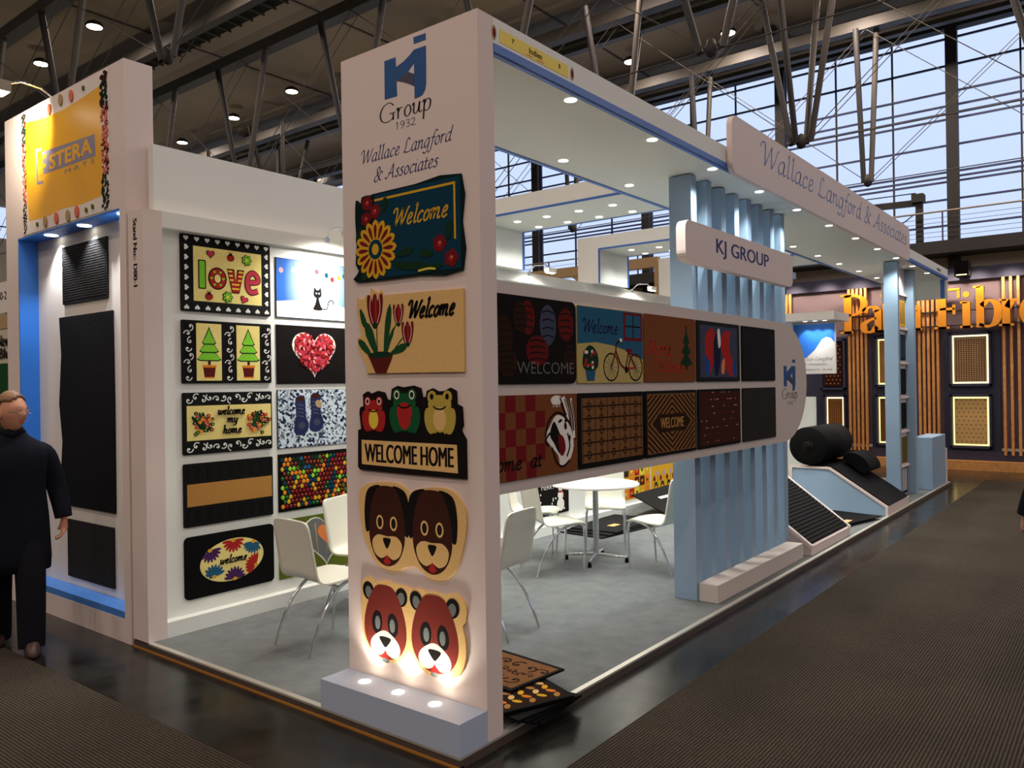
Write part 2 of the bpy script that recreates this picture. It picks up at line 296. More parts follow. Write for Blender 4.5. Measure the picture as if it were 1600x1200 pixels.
GL = {' ': (.24, []), 'a': (.42, [_bowl, [(.33,.44),(.29,.12),(.33,0),(.42,.06)]]), 'l': (.22, [[(.06,.70),(.13,.80),(.09,.12),(.13,0),(.21,.06)]]),
 'c': (.33, [[(.29,.37),(.21,.45),(.07,.30),(.06,.08),(.15,-.01),(.29,.09)]]), 'e': (.35, [[(.08,.19),(.24,.27),(.26,.41),(.17,.45),(.07,.28),(.07,.07),(.17,-.01),(.31,.10)]]),
 'n': (.40, [[(.0,.36),(.08,.45),(.07,.25),(.06,0)], [(.07,.25),(.20,.44),(.28,.38),(.26,.08),(.31,0),(.39,.07)]]), 'g': (.40, [_bowl, [(.33,.44),(.30,.1),(.26,-.2),(.12,-.31),(.0,-.24)]]),
 'f': (.27, [[(.38,.72),(.31,.80),(.22,.68),(.14,.2),(.08,-.18),(.0,-.30),(-.09,-.26)], [(.04,.43),(.3,.43)]]), 'o': (.37, [[(.20,.45),(.07,.30),(.07,.08),(.17,-.01),(.30,.14),(.29,.36),(.20,.45)]]),
 'r': (.29, [[(.0,.36),(.08,.45),(.07,.25),(.06,0)], [(.07,.26),(.17,.42),(.27,.41)]]), 'd': (.43, [_bowl, [(.38,.80),(.33,.4),(.29,.10),(.33,0),(.42,.06)]]),
 's': (.29, [[(.25,.40),(.17,.45),(.08,.36),(.20,.20),(.20,.05),(.11,-.01),(.02,.05)]]), 'i': (.19, [[(.0,.36),(.08,.44),(.06,.1),(.10,0),(.18,.06)], [(.10,.60),(.13,.64)]]),
 't': (.24, [[(.12,.62),(.08,.14),(.12,0),(.22,.06)], [(.0,.43),(.22,.43)]]), 'u': (.42, [[(.0,.36),(.08,.44),(.06,.10),(.13,0),(.25,.13),(.31,.44)], [(.31,.44),(.28,.1),(.33,0),(.41,.06)]]),
 'p': (.40, [[(.0,.36),(.09,.45),(.06,.1),(.03,-.32)], [(.07,.26),(.20,.45),(.32,.36),(.29,.10),(.17,-.01),(.06,.06)]]), 'm': (.60, [[(.0,.36),(.08,.45),(.07,.25),(.06,0)], [(.07,.25),(.18,.44),(.25,.38),(.23,0)], [(.24,.25),(.36,.44),(.44,.38),(.42,.08),(.47,0),(.57,.07)]]),
 'w': (.54, [[(.0,.36),(.07,.44),(.07,.10),(.13,0),(.24,.15),(.28,.42)], [(.28,.42),(.27,.1),(.33,0),(.45,.2),(.48,.44)]]), 'h2': (0, []),
 'y': (.40, [[(.0,.36),(.08,.44),(.07,.10),(.14,0),(.26,.13),(.32,.44)], [(.32,.44),(.28,.05),(.24,-.2),(.12,-.31),(.0,-.25)]]), 'h': (.40, [[(.04,.7),(.11,.80),(.09,.4),(.06,0)], [(.07,.25),(.20,.44),(.28,.38),(.26,.08),(.31,0),(.39,.07)]]),
 'b': (.38, [[(.04,.7),(.11,.80),(.07,.2),(.12,0),(.24,.05),(.30,.26),(.22,.44),(.08,.28)]]),
 'W': (.74, [[(-.08,.56),(-.04,.72),(.08,.76),(.13,.6),(.15,0)], [(.15,0),(.27,.3),(.42,.74)], [(.42,.74),(.43,.4),(.46,0)], [(.46,0),(.60,.3),(.70,.66),(.78,.76)]]),
 'L': (.52, [[(.36,.66),(.27,.77),(.17,.66),(.14,.3),(.08,.04)], [(.0,.03),(.10,.05),(.26,.0),(.44,.04),(.48,.12)]]),
 'A': (.60, [[(-.06,.08),(.02,0),(.14,.12),(.30,.5),(.42,.77)], [(.42,.77),(.43,.4),(.46,.04),(.54,.02)], [(.14,.26),(.46,.28)]]),
 '&': (.62, [[(.56,.42),(.48,.5),(.40,.3),(.26,.02),(.10,.0),(.06,.16),(.22,.36),(.36,.56),(.32,.76),(.2,.72),(.2,.5),(.36,.14),(.50,.0)]]),
 'G': (.76, [[(.64,.62),(.46,.77),(.20,.68),(.06,.38),(.12,.10),(.32,-.01),(.54,.05),(.62,.14)], [(.62,.30),(.62,.02)], [(.46,.31),(.72,.31)]]),
 'M': (.86, [[(-.04,.08),(.02,0),(.12,.2),(.22,.76)], [(.22,.76),(.34,.1)], [(.34,.1),(.50,.5),(.62,.76)], [(.62,.76),(.66,.2),(.74,0),(.82,.08)]]),
 'C': (.58, [[(.52,.60),(.42,.77),(.20,.66),(.06,.34),(.12,.06),(.30,-.01),(.50,.12)]]),
 'S': (.46, [[(.40,.64),(.28,.77),(.12,.64),(.22,.42),(.34,.24),(.26,.02),(.08,0),(.0,.12)]]),
 'E': (.5, [[(.40,.68),(.26,.77),(.12,.66),(.18,.44),(.3,.42)], [(.18,.44),(.04,.22),(.12,.02),(.30,0),(.44,.12)]]), 'O': (.6, [[(.3,.77),(.1,.6),(.04,.3),(.16,.02),(.34,0),(.5,.24),(.5,.56),(.3,.77)]]),
 '1': (.34, [[(.04,.60),(.16,.72),(.15,.3),(.14,0)]]), '9': (.42, [[(.32,.50),(.2,.32),(.06,.46),(.12,.68),(.26,.70),(.34,.5),(.26,.18),(.10,0)]]), '3': (.40, [[(.06,.62),(.18,.72),(.30,.60),(.22,.40),(.12,.38)], [(.14,.38),(.30,.30),(.30,.08),(.16,-.01),(.04,.06)]]), '2': (.42, [[(.05,.58),(.16,.72),(.30,.60),(.22,.32),(.04,.02)], [(.04,.02),(.22,.03),(.36,.02)]])}
# ================================================================ HALL
def struct(name, mb, **k): return mb.build(name, kind='structure', **k)
ZF = -.055
struct('floor', MB().box((-30,-30,ZF-.3),(29,45,ZF),'concrete'))
cp = MB().box((-28,-29,ZF),(-.55,44,ZF+.006),'aisle_carpet').box((-.55,-29,ZF),(13.1,-.38,ZF+.006),'aisle_carpet')
tag(cp.build('carpet'), 'dark brown woven aisle carpet running around the exhibition stand', 'carpet')
mb = MB().box((-30,-30,13.9),(29,45,14.1),'ceiling_panel')
for i in range(-4, 5): mb.box((-30, i*5.6-.03+1.5, 13.86), (29, i*5.6+.03+1.5, 13.9), 'steel')
struct('ceiling', mb)
struct('wall_back', MB().box((-30.3,-30,ZF),(-30,45,14),'hall_wall')); struct('wall_right', MB().box((-30,-30.3,ZF),(29,-30,9.2),'hall_wall').box((-30,-30.3,13.7),(29,-30,14),'hall_wall'))
w3 = MB()  # added unseen window band, lets cool sky light onto the aisle-facing sides
for k in range(32): w3.box((-30+1.87*k-.04,-30.1,9.2),(-30+1.87*k+.04,-30,13.7),'steel_dark')
for k in range(5): w3.box((-30,-30.1,9.2+1.1*k-.03),(29,-30,9.2+1.1*k+.03),'steel_dark')
w3 = w3.build('sky_fill_window', kind='structure'); MB().box((-30,-30.2,9.2),(29,-30.18,13.7),'glass').build('window_pane', w3)

struct('wall_left', MB().box((-30,45,ZF),(29,45.3,9.9),'hall_wall').box((-30,45,11.6),(29,45.3,14),'hall_wall'))
# end wall below and above the glazing
XG = 27.0
mb = MB().box((XG,-30,ZF),(XG+.3,45,5.9),'hall_wall').box((XG,-30,13.75),(XG+.3,45,14),'steel_dark')
struct('wall_front', mb)
tr = MB().box((XG-1.2,-30,5.7),(XG,45,6.1),'steel_dark').box((XG-.4,-30,13.1),(XG,45,13.9),'steel_dark')
struct('trim_1', tr)
win = MB(); YC = [2.2+5.6*k for k in range(-4, 8)]
for k in range(-12, 24):
    y = 2.2+5.6/3*k
    if k % 3: win.box((XG+.02,y-.025,6.1),(XG+.1,y+.025,13.8),'steel_dark')
for z in (6.76,7.62,8.20,8.35,8.52,9.4,10.26,10.45,10.7,11.16,12.03,12.92): win.box((XG+.0,-30,z-.03),(XG+.08,45,z+.03),'steel_blue')
w1 = win.build('window_1', kind='structure'); 
g = MB(); 
for k in range(len(YC)-1): g.box((XG+.12,YC[k]+.02,6.1),(XG+.14,YC[k+1]-.02,13.75),'glass')
g.build('window_pane', w1)
w2 = MB()
for k in range(20): w2.box((-30+3*k-.03,44.98,9.9),(-30+3*k+.03,45.05,11.6),'steel_dark')
w2.box((-30,44.98,10.5),(29,45.05,10.56),'steel_dark'); w2 = w2.build('window_2', kind='structure'); MB().box((-30,45.1,9.9),(29,45.12,11.6),'glass').build('window_pane', w2)
side = ['behind the tall lettered fascia, right of the long sign', 'rising just right of the bundle of steel struts', 'seen between the inner canopy portals', 'seen left of the far portal, nearest the tall pillar', 'hidden farthest left']
for k, (y, lb) in enumerate(zip((2.2,7.8,13.4,19.0), ('thick dark steel column of the glass wall at the right, beside the balcony rail', 'thick dark steel column of the glass wall next to the hanging strut bundle', 'dark steel window column showing through the farther inner portal', 'dark steel window column showing through the nearer inner portal'))):
    c = thing('steel_column', lb, 'column', (XG-.35,y,ZF))
    MB().box((XG-.45,y-.17,ZF),(XG-.3,y+.17,13.6),'steel_dark').box((XG-.3,y-.05,ZF),(XG-.1,y+.05,13.6),'steel_dark').build('column_web', c)
    MB().box((XG-.1,y-.14,ZF),(XG,y+.14,13.6),'steel_blue').build('column_flange', c)
# balcony rail in front of the glazing
r = thing('balcony_railing', 'thin steel cable railing along the foot of the glass wall', 'railing', (XG-1.1,5,6.1))
MB().tube([(XG-1.1,-12,7.05),(XG-1.1,30,7.05)],.03,'steel_light').build('handrail', r)
for k in range(-6, 16): MB().box((XG-1.13,2.2*k-.02+.2,6.1),(XG-1.07,2.2*k+.02+.2,7.05),'steel_blue').build('baluster', r)
cb = MB()
for i in range(5): cb.tube([(XG-1.1,-12,6.25+.15*i),(XG-1.1,30,6.25+.15*i)],.008,'steel',n=5)
cb.build('rail_cable', r)
# lighting bridge (dark goal shaped frame) beyond the fascia
g = thing('stage_truss', 'dark goal shaped steel frame standing on the balcony by the window', 'truss', (26.1,3.1,6.1))
MB().box((26.0,3.0,6.1),(26.2,3.2,7.5),'steel_dark').build('upright', g); MB().box((26.0,8.0,6.1),(26.2,8.2,7.6),'steel_dark').build('upright', g); MB().bar((26.1,3.1,7.45),(26.1,8.1,7.6),.16,.2,'steel_dark').build('crossbar', g)
MB().box((25.9,2.95,7.45),(26.3,3.3,7.72),'steel_dark').build('corner_block', g); MB().tube([(26.1,3.1,7.2),(26.1,4.6,6.15)],.02,'steel_dark',n=5).build('brace', g); MB().tube([(26.1,3.2,7.78),(26.1,8.1,7.85)],.02,'steel_dark',n=5).build('cable', g)
# roof trusses: every 5.6 m, box beams with a slatted catwalk, fans of struts down to low nodes, thin bracing rods
def cable(mb, a, b, r=.013, m='steel'): mb.tube([a, b], r, m, n=5, cap=False)
TL = {7.3:'roof truss nearest the camera, crossing the top left corner', 13.0:'roof truss crossing above the white display wall left of the tall pillar', 18.6:'second roof truss, its beam reaching the top edge above the tall pillar', 24.2:'roof truss closest to the glass wall, its struts hanging before the windows'}
for X0, lb in TL.items():
    t = thing('roof_truss', lb, 'truss', (X0,15,13))
    MB().box((X0-.05,-25,12.8),(X0+.35,44,13.15),'steel').build('beam', t)
    if X0 > 10:
        c0, c1, b0 = (X0-1.7, X0-.9, X0-2.1) if X0 < 14 else (X0+.4, X0+1.1, X0+1.3)
        MB().box((b0,-25,12.9),(b0+.28,44,13.3),'steel').build('beam', t)
        cw = MB().box((c0,-25,13.3),(c1,44,13.36),'catwalk_black')
        for k in range(95): cw.box((c0,-12+.6*k,13.2),(c1,-12+.6*k+.05,13.26),'steel')
        cw.build('catwalk', t)
    ax = .9 if X0 > 14 else 0
    for k in range(-2, 8):
        y = 4.3+5.6*k+(-.1 if X0 > 20 else .15)
        zb = 7.95 if X0 > 14 else 8.6
        if X0 < 10: zb = 9.6
        nd = MB().lathe((X0,y,zb-.25), [(.02,.1),(.1,.14),(.13,.3),(.09,.45),(.03,.5)], 'steel_dark', 10); nd.build('node', t)
        legs = [(-1.4,-ax,-.25,0),(1.4,ax,.25,0)] + ([(-.1,1.4,-.1,.1),(.15,-1.4,.1,-.1)] if X0 > 14 else [])
        if X0 > 20: legs = [(-.25,.3,-.1,0),(.25,-.2,.12,0)]
        for (dy, dx, by, bx_) in legs: MB().tube([(X0+dx,y+dy,12.8),(X0+bx_,y+by,zb)], .09 if X0 > 14 else .10,'steel' if dy < 0 else 'steel_dark', r1=.08).build('strut', t)
        cab = MB(); y2 = y+5.6
        cable(cab, (X0,y,zb), (X0,y+5.6,12.8)); cable(cab, (X0,y2,zb), (X0,y,12.8)); cable(cab, (X0+.3,y2,zb), (X0+.3,y,12.8))
        if X0 > 10: cable(cab, (X0,y-.1,zb),(X0,y+5.6,zb),.018)
        cab.build('bracing_rod', t)
# hall lamps that show in the photograph
HL = ['hall ceiling lamp at the very top left, beside a hanging strut','hall ceiling lamp left of the top of the orange poster tower','lone hall ceiling lamp just above the slanted top of the tall pillar','hall ceiling lamp highest of the row between poster tower and tall pillar','hall ceiling lamp in the middle of the row left of the tall pillar','hall ceiling lamp lowest and farthest left above the white display wall','hall ceiling lamp at the top right, nearest the window band','hall ceiling lamp above the yellow sticker fascia','small hall ceiling lamp right beside the edge of the tall pillar']
for (x, y), lb in zip(HALL_SEEN, HL):
    t = thing('ceiling_lamp', lb, 'ceiling lamp', (x,y,13.4), 0, 'hall ceiling lamps')
    MB().lathe((x,y,13.36), [(.25,0),(.27,.05),(.22,.12),(.08,.2)], 'steel_dark', 20).build('housing', t); MB().lathe((x,y,13.35), [(.0001,0),(.23,0),(.23,.01),(.0001,.01)], 'hall_disc', 20).build('lamp_disc', t)
for (x, y), lb in zip([(11.5,23.2),(20.5,25.5),(19.5,30.5),(24,7.2),(24.4,14.6)], ['round ceiling vent between two struts at top left','round ceiling vent right of the middle lamp above the display wall','round ceiling vent beside the lowest lamp above the display wall','dark ceiling vent right of the top right lamp','dark ceiling vent below the lamp over the yellow sticker']):
    t = thing('ceiling_vent', lb, 'vent', (x,y,13.6)); MB().lathe((x,y,13.55), [(.55,.35),(.5,.15),(.2,.1)], 'steel_light', 20).build('vent_ring', t); MB().lathe((x,y,13.4), [(.2,0),(.25,.2)], 'steel_dark', 12).build('vent_nozzle', t)

# ================================================================ THE STAND
L = 12.15
st = thing('stand_platform', 'low grey carpeted platform of the exhibition stand with bright metal edge', 'platform', (6,1.5,ZF))
bx('deck', (.03,.03,ZF), (L-.03,2.97,-.004), 'brown_edge', st); bx('platform_carpet', (.035,.035,-.004), (L-.035,2.799,-.0005), 'stand_carpet', st)
MB().box((0,0,-.012),(.035,2.799,-.0002),'alu').box((.035,0,-.012),(L,.035,-.0002),'alu').box((L-.035,.035,-.012),(L,2.799,-.0002),'alu').build('edge_trim', st)
MB().box((-.006,1.0,ZF),(.03,3.0,ZF+.012),'orange_edge').box((-.006,0,ZF),(.03,1.0,ZF+.012),'orange_edge').box((0,0,ZF),(.03,3,-.012),'brown_edge').box((.03,0,ZF),(L,.03,-.012),'brown_edge').build('fascia_board', st)
# tall pillar -----------------------------------------------------
pl = thing('sign_pillar', 'tall white slab pillar with blue KJ emblem and company lettering at the stand corner', 'pillar', (.25,.5,0))
bx('pillar_body', (.2,.0,0), (.318,.99,3.5), 'pillar_white', pl)
A = Art(FP, .0005)
for q in ([(-.426,3.479),(-.34,3.476),(-.339,3.442),(-.425,3.444)], [(-.642,3.413),(-.558,3.412),(-.555,3.359),(-.55,3.208),(-.643,3.211)], [(-.558,3.359),(-.5,3.374),(-.455,3.395),(-.423,3.415),(-.425,3.346),(-.466,3.315),(-.5,3.295),(-.549,3.282)], [(-.424,3.415),(-.339,3.413),(-.341,3.225),(-.348,3.195),(-.366,3.173),(-.39,3.167),(-.423,3.167)]): A.p(q, 'logo_blue', .0003)
A.p([(-.546,3.286),(-.505,3.305),(-.468,3.314),(-.424,3.292),(-.426,3.23),(-.46,3.25),(-.5,3.268)], 'logo_dark', .0003)
A.build('emblem', pl)
A = Art(FP, .0005)
A.script('Group', -.689, -.30, 3.09, .125, 'grey_text', slant=0, nib=(.09,.0), w=.035); A.script('1932', -.566, -.414, 3.035, .052, 'grey_text', slant=0, nib=(.08,.0), w=.05)
A.script('Wallace Langford', -.835, -.175, 2.905, .092, 'navy_text', nib=(.075,.05), w=.03); A.script('& Associates', -.74, -.27, 2.795, .092, 'navy_text', nib=(.075,.05), w=.03)
A.build('lettering', pl)
pb = thing('light_plinth', 'low pale blue plinth with three glowing uplights at the foot of the tall pillar', 'plinth', (.1,.5,0))
bx('plinth_box', (0,.0,.0), (.198,.99,.152), 'base_blue', pb)
for y in (.768,.515,.259):
    MB().lathe((.112,y,.1525), [(.0001,0),(.03,0),(.03,.002),(.0001,.002)], 'halogen', 20).build('uplight', pb)
    spot((.112,y,.165), (.17,y,.5), 9, 110, .9, (1,.93,.8), .02, pb)
# canopy ----------------------------------------------------------
cn = thing('stand_canopy', 'long white canopy of the stand with blue edge strips and recessed spotlights', 'canopy', (6,.5,3.33))
MB().box((.319,0,3.33),(L,1.0,3.5),'stand_white').build('canopy_slab', cn)
MB().box((.319,-.004,3.33),(L,.0,3.372),'blue_trim').box((.319,.004,3.322),(L-.1,.03,3.33),'blue_trim').box((.319,.97,3.322),(L-.1,1.004,3.36),'blue_trim').build('edge_strip', cn)
Z0 = 3.33
def portal(x0, x1, nm):
    MB().box((x0,1.0,Z0),(x1,3.0,3.5),'stand_white').box((x0,2.7,2.93),(x1,3.0,Z0),'stand_white').build(nm, cn)
    MB().box((x0-.004,1.0,Z0-.002),(x0,2.7,Z0+.02),'blue_trim').box((x1-.03,1.0,Z0-.004),(x1,2.7,Z0),'blue_trim').box((x1-.03,2.694,2.93),(x1+.004,2.7,Z0),'blue_trim').box((x0-.004,2.69,2.93),(x0+.02,2.702,Z0),'blue_trim').build('edge_strip', cn)
portal(3.3, 4.12, 'portal'); portal(5.62, 6.35, 'portal'); portal(7.75, 8.75, 'portal')
MB().box((L-.12,0.03,3.02),(L-.02,1.0,3.33),'stand_white').box((L-.1,0,3.02),(L,.03,3.33),'stand_white').build('end_header', cn); bx('edge_strip', (L-.125,.03,3.02), (L-.118,.09,3.33), 'blue_trim', cn)
bx('end_header_stand_number', (L-.9,-.0012,3.40), (L-.6,-.0002,3.44), 'p_grey', cn)
def downlight(x, y, pw=CAN_W, lamp=True, z=3.33):
    MB().lathe((x,y,z-.003), [(.0001,0),(.036,0),(.036,.002),(.0001,.002)], 'lamp_disc', 16).build('recessed_light', cn)
    if lamp: spot((x,y,z-.02), (x,y,0), pw, 125, .9, CAN_C, .035, cn)
for i, x in enumerate((1.12,2.1,3.06,4.02,4.98,5.99,6.99,7.97,8.95,9.95,10.95)): downlight(x, .085)
for x in (1.2,2.12,3.08,4.05,5.0,6.0,7.05,8.0,8.95,9.95,11.0): downlight(x, .82)
for y in (1.3,1.67,2.04,2.4):
    for x in (3.62,3.98): downlight(x, y, 22)
for (x, y) in ((5.9,2.4),(6.25,2.4),(5.95,2.05),(6.28,2.05),(5.95,1.7),(6.28,1.7),(5.95,1.33),(6.28,1.33),(8.45,1.36),(8.1,1.36),(8.45,1.9),(8.1,1.9)): downlight(x, y, 22, (round(x*100)%2 == 0 or y > 2))
# long sign on the fascia
sg = thing('fascia_sign', 'long rounded white sign board lettered Wallace Langford & Associates on the canopy edge', 'sign', (6,-.03,3.3))
A = Art(FY(-.005), .045); A.base(rrect(3.12,3.295,9.12,3.745,.09), 'pillar_white'); A.build('sign_board', sg)
A = Art(FY(-.005), .0455); A.script('Wallace Langford & Associates', 3.72, 8.93, 3.485, .25, 'sign_text', nib=(.11,.06), w=.05); A.build('lettering', sg)
stk = thing('country_sticker', 'yellow Indien sticker with small emblems at the near end of the canopy fascia', 'sticker', (.67,0,3.39))
A = Art(FY(-.0005), .001); A.base(rect(.366,3.39,.972,3.458), 'sticker_yellow', 0); A.build('sticker', stk)
A = Art(FY(-.0005), .0012); A.sans('Indien', .61, .725, 3.412, 3.444, 'p_black', bold=.02); A.sans('7', .465, .485, 3.418, 3.44, 'p_black', bold=.02); A.sans('5', .875, .895, 3.418, 3.44, 'p_black', bold=.02)
A.p(rect(.59,3.398,.64,3.404), 'poster_red'); A.p(rect(.68,3.398,.74,3.404), 'poster_red'); A.build('lettering', stk)
A = Art(FY(-.0005), .001); A.p(ell(.325,3.425,.018,.036), 'p_tan'); A.p(ell(1.01,3.425,.018,.036), 'p_tan'); A.p(ell(.326,3.425,.01,.024), 'p_dred'); A.p(ell(1.01,3.425,.01,.024), 'p_dred'); A.build('emblem', stk)
# blue fins, their base block and the KJ GROUP board ---------------
for k in range(8):
    x = 3.05+.283*k
    lb = 'pale blue screen fin, %s of the eight' % ['nearest the camera','second nearest','third nearest','fourth nearest','fifth nearest','third from the far end','second from the far end','the one at the far end'][k]
    tag(bx('screen_fin', (x,.26,0), (x+.1,.45,3.322), 'pale_blue', bevel=.003), lb, 'partition', 'blue screen fins')
tag(bx('base_block', (3.07,.095,.0005), (5.05,.255,.14), 'shaded_white', bevel=.003), 'long low off-white block along the foot of the blue fins', 'plinth')
sg = thing('group_sign', 'short rounded white board lettered KJ GROUP mounted across the blue fins', 'sign', (3.5,0,2.55))
A = Art(FY(.075), .07); A.base(rrect(2.41,2.55,4.6,2.84,.07), 'pillar_white', 0); A.build('sign_board', sg)
A = Art(FY(.075), .0705); A.sans('KJ GROUP', 2.93, 4.0, 2.63, 2.772, 'navy_text', fat=.006); A.build('lettering', sg)
MB().box((3.1,.075,2.66),(4.9,.26,2.72),'pale_blue').build('mounting_rail', sg)
# hanging display panel ---------------------------------------------
pn = thing('display_panel', 'hanging white display panel with rounded far end, carrying ten mats in two rows', 'display panel', (2.6,.15,1.15))
out = [(.318,1.155),(4.45,1.155)] + [(4.45+.63*math.sin(math.pi*i/22), 1.69-.535*math.cos(math.pi*i/22)) for i in range(1, 22)] + [(4.45,2.225),(.318,2.225)]
MB().prism(FY(.05), out, -.2, 0, 'shaded_white').build('panel_body', pn)
A = Art(FS, .0005); ex = lambda u, v: (4.60+(u+.49)*.98*1.0, v)
for q, m in (([(4.679,1.897),(4.766,1.897),(4.765,1.868),(4.678,1.868)], 'logo_blue'), ([(4.452,1.836),(4.53,1.836),(4.53,1.652),(4.452,1.652)], 'logo_blue'), ([(4.53,1.78),(4.678,1.842),(4.678,1.775),(4.62,1.74),(4.53,1.70)], 'logo_blue'), ([(4.68,1.836),(4.763,1.836),(4.758,1.66),(4.735,1.615),(4.68,1.605)], 'logo_blue'), ([(4.545,1.715),(4.63,1.745),(4.68,1.72),(4.68,1.665)], 'logo_dark')): A.p(q, m, .0003)
A.build('emblem', pn); A = Art(FS, .0005); A.script('Group', 4.40, 4.82, 1.54, .12, 'grey_text', slant=0, nib=(.09,0), w=.04); A.script('1932', 4.54, 4.70, 1.482, .045, 'grey_text', slant=0, nib=(.08,0), w=.05); A.build('lettering', pn)
# left display wall -------------------------------------------------
LW = 11.3
dw = thing('display_wall', 'white side wall of the stand with a recessed, lit rack of printed mats', 'display wall', (4,2.9,0))
MB().box((.0,2.8,0),(.135,3.0,2.93),'pillar_white').box((.135,2.8,0),(LW,3.0,.105),'stand_white').box((.135,2.8,2.82),(LW,3.0,2.93),'stand_white').box((.135,2.88,.105),(LW,3.0,2.82),'stand_white').build('wall_frame', dw)
MB().box((.15,2.93,2.93),(3.3,3.0,3.42),'stand_white').build('upper_wall', dw)
A = Art((V3((-.0002,0,0)), V3((0,0,-1)), V3((0,-1,0)), V3((-1,0,0))), .0005); A.sans('Stand No:- D80-1', -2.87, -2.41, -2.93, -2.878, 'p_black', fat=.003)
A.build('stand_number', dw)
# halogen arm spots clipped on the wall head and on the panel head
def arm(x, y, z, dy, tgt, lb, w=95):
    t = thing('arm_spotlight', lb, 'spotlight', (x,y,z), 0, 'halogen arm spotlights'); MB().tube([(x,y,z),(x,y+dy*.3,z+.07),(x,y+dy*.8,z+.06),(x,y+dy,z+.0)],.008,'chrome',n=8).build('arm', t)
    MB().box((x-.02,y-.015,z-.03),(x+.02,y+.015,z+.005),'chrome').build('clamp', t)
    h = MB().box((x-.07,y+dy-.03,z-.03),(x+.07,y+dy+.03,z+.02),'white').build('lamp_head', t); MB().box((x-.055,y+dy-.02,z-.034),(x+.055,y+dy+.02,z-.031),'halogen').build('lamp_tube', h)
    spot((x,y+dy,z-.05), tgt, w, 150, .9, (1,.95,.86), .05, t)
for x, lb in ((1.55,'halogen arm spotlight over the cat print mat'),(4.32,'halogen arm spotlight on the wall head left of the first portal window'),(6.6,'halogen arm spotlight on the wall head by the blue fins'),(9.3,'halogen arm spotlight on the wall head hidden past the fins')): arm(x, 2.8, 2.93, -.3, (x,2.88,2.0), lb)
# ================================================================ MATS
MATC = 'doormat'
def mat_thing(F, outline, m, label, t=.012, group=None, name='doormat'):
    A = Art(F, t); A.base(outline, m); o = A.build(name, label=label, cat=MATC, group=group); return o
def leafy(A, x, y, ang, l, w, m): A.p(petal(x, y, ang, 0, l, w), m)
# --- pillar: flower welcome
G = 'mats on the tall pillar'
o = mat_thing(FP, closed([(-.872,2.71),(-.85,2.70),(-.831,2.692),(-.823,2.722),(-.78,2.727),(-.737,2.722),(-.733,2.727),(-.42,2.728),(-.11,2.728),(-.108,2.5),(-.105,2.262),(-.4,2.262),(-.869,2.269),(-.871,2.309),(-.853,2.332),(-.879,2.369),(-.868,2.466),(-.877,2.606)], 2), 'p_dteal', 'dark teal mat with a big sunflower and gold Welcome, topmost on the tall pillar', group=G)
A = Art(FP); A.p(rect(-.72,2.275,-.115,2.72), 'p_teal')
A.stroke([(-.723,2.691),(-.152,2.691)], .012, 'p_gold', sm=False); A.stroke([(-.152,2.696),(-.151,2.417)], .012, 'p_gold', sm=False)
A.script('Welcome', -.585, -.20, 2.535, .115, 'p_gold', slant=.3, nib=(.06,.05), w=.085)
for (x, y, r) in ((-.78,2.685,.04),(-.72,2.632,.042),(-.79,2.60,.038),(-.254,2.407,.045),(-.177,2.327,.045)):
    for k in range(5): A.p(ell(x+r*.5*math.cos(k*1.257), y+r*.5*math.sin(k*1.257), r*.55, r*.5), 'p_dred')
    A.p(ell(x, y, r*.35, r*.35), 'p_red'); A.p(ell(x+.004, y+.004, r*.14, r*.12), 'p_tan')
for (x, y, a, l) in ((-.56,2.38,10,.13),(-.58,2.34,-12,.16),(-.55,2.32,-2,.2),(-.3,2.36,170,.10),(-.24,2.3,185,.16),(-.80,2.32,250,.05),(-.83,2.56,250,.09),(-.84,2.48,260,.1),(-.66,2.62,70,.08),(-.2,2.42,80,.09)): leafy(A, x, y, a, l, .022, 'p_dgreen')
for k in range(16): A.p(petal(-.715,2.43, k*22.5, .05, .158, .026), 'p_gold')
for k in range(16): A.p(petal(-.715,2.43, k*22.5, .06, .135, .011), 'p_dred')
A.p(ell(-.715,2.43,.052,.052), 'p_teal'); A.p(ell(-.715,2.43,.026,.03), 'p_gold'); A.stroke([(-.40,2.285),(-.33,2.29),(-.28,2.283)], .01, 'p_yellow')
A.build('printed_design', o)
# --- pillar: tulips
o = mat_thing(FP, [(-.871,2.186),(-.82,2.172),(-.798,2.195),(-.769,2.192),(-.757,2.228),(-.725,2.21),(-.698,2.196),(-.684,2.214),(-.671,2.184),(-.103,2.172),(-.105,1.768),(-.807,1.775),(-.799,1.805),(-.835,1.86),(-.87,1.915),(-.873,1.969),(-.839,1.977),(-.873,2.112)], 'sand', 'sand coloured coir mat with three red tulips in a pot and dark Welcome', group=G)
A = Art(FP)
for q in ([(-.718,2.06),(-.717,1.95),(-.715,1.86)], [(-.56,2.04),(-.60,1.98),(-.625,1.92),(-.65,1.86)], [(-.50,1.97),(-.56,1.92),(-.62,1.86)]): A.stroke(q, .008, 'p_green')
for (x, y, s) in ((-.73,2.11,1.5),(-.553,2.075,.95),(-.487,1.975,1.05)):
    for (dx, rot) in ((-.022,12),(.022,-12),(0,0)): A.p(ell(x+dx*s, y, .016*s, .058*s, rot), 'p_dred')
    A.p(ell(x+.004*s, y+.002, .006*s, .045*s), 'p_red'); A.stroke([(x-.022*s,y+.045*s),(x-.026*s,y),(x-.010*s,y-.05*s)], .004, 'p_muzzle'); A.stroke([(x+.022*s,y+.045*s),(x+.026*s,y),(x+.010*s,y-.05*s)], .004, 'p_muzzle'); A.p(ell(x, y-.055*s, .014*s, .012*s), 'p_dgreen')
for (x, y, a, l, w) in ((-.845,2.12,-68,.11,.02),(-.72,1.87,115,.20,.03),(-.66,1.87,80,.27,.022),(-.76,1.865,138,.14,.022),(-.61,1.875,18,.125,.022),(-.66,1.87,62,.16,.012)): leafy(A, x, y, a, l, w, 'p_green')
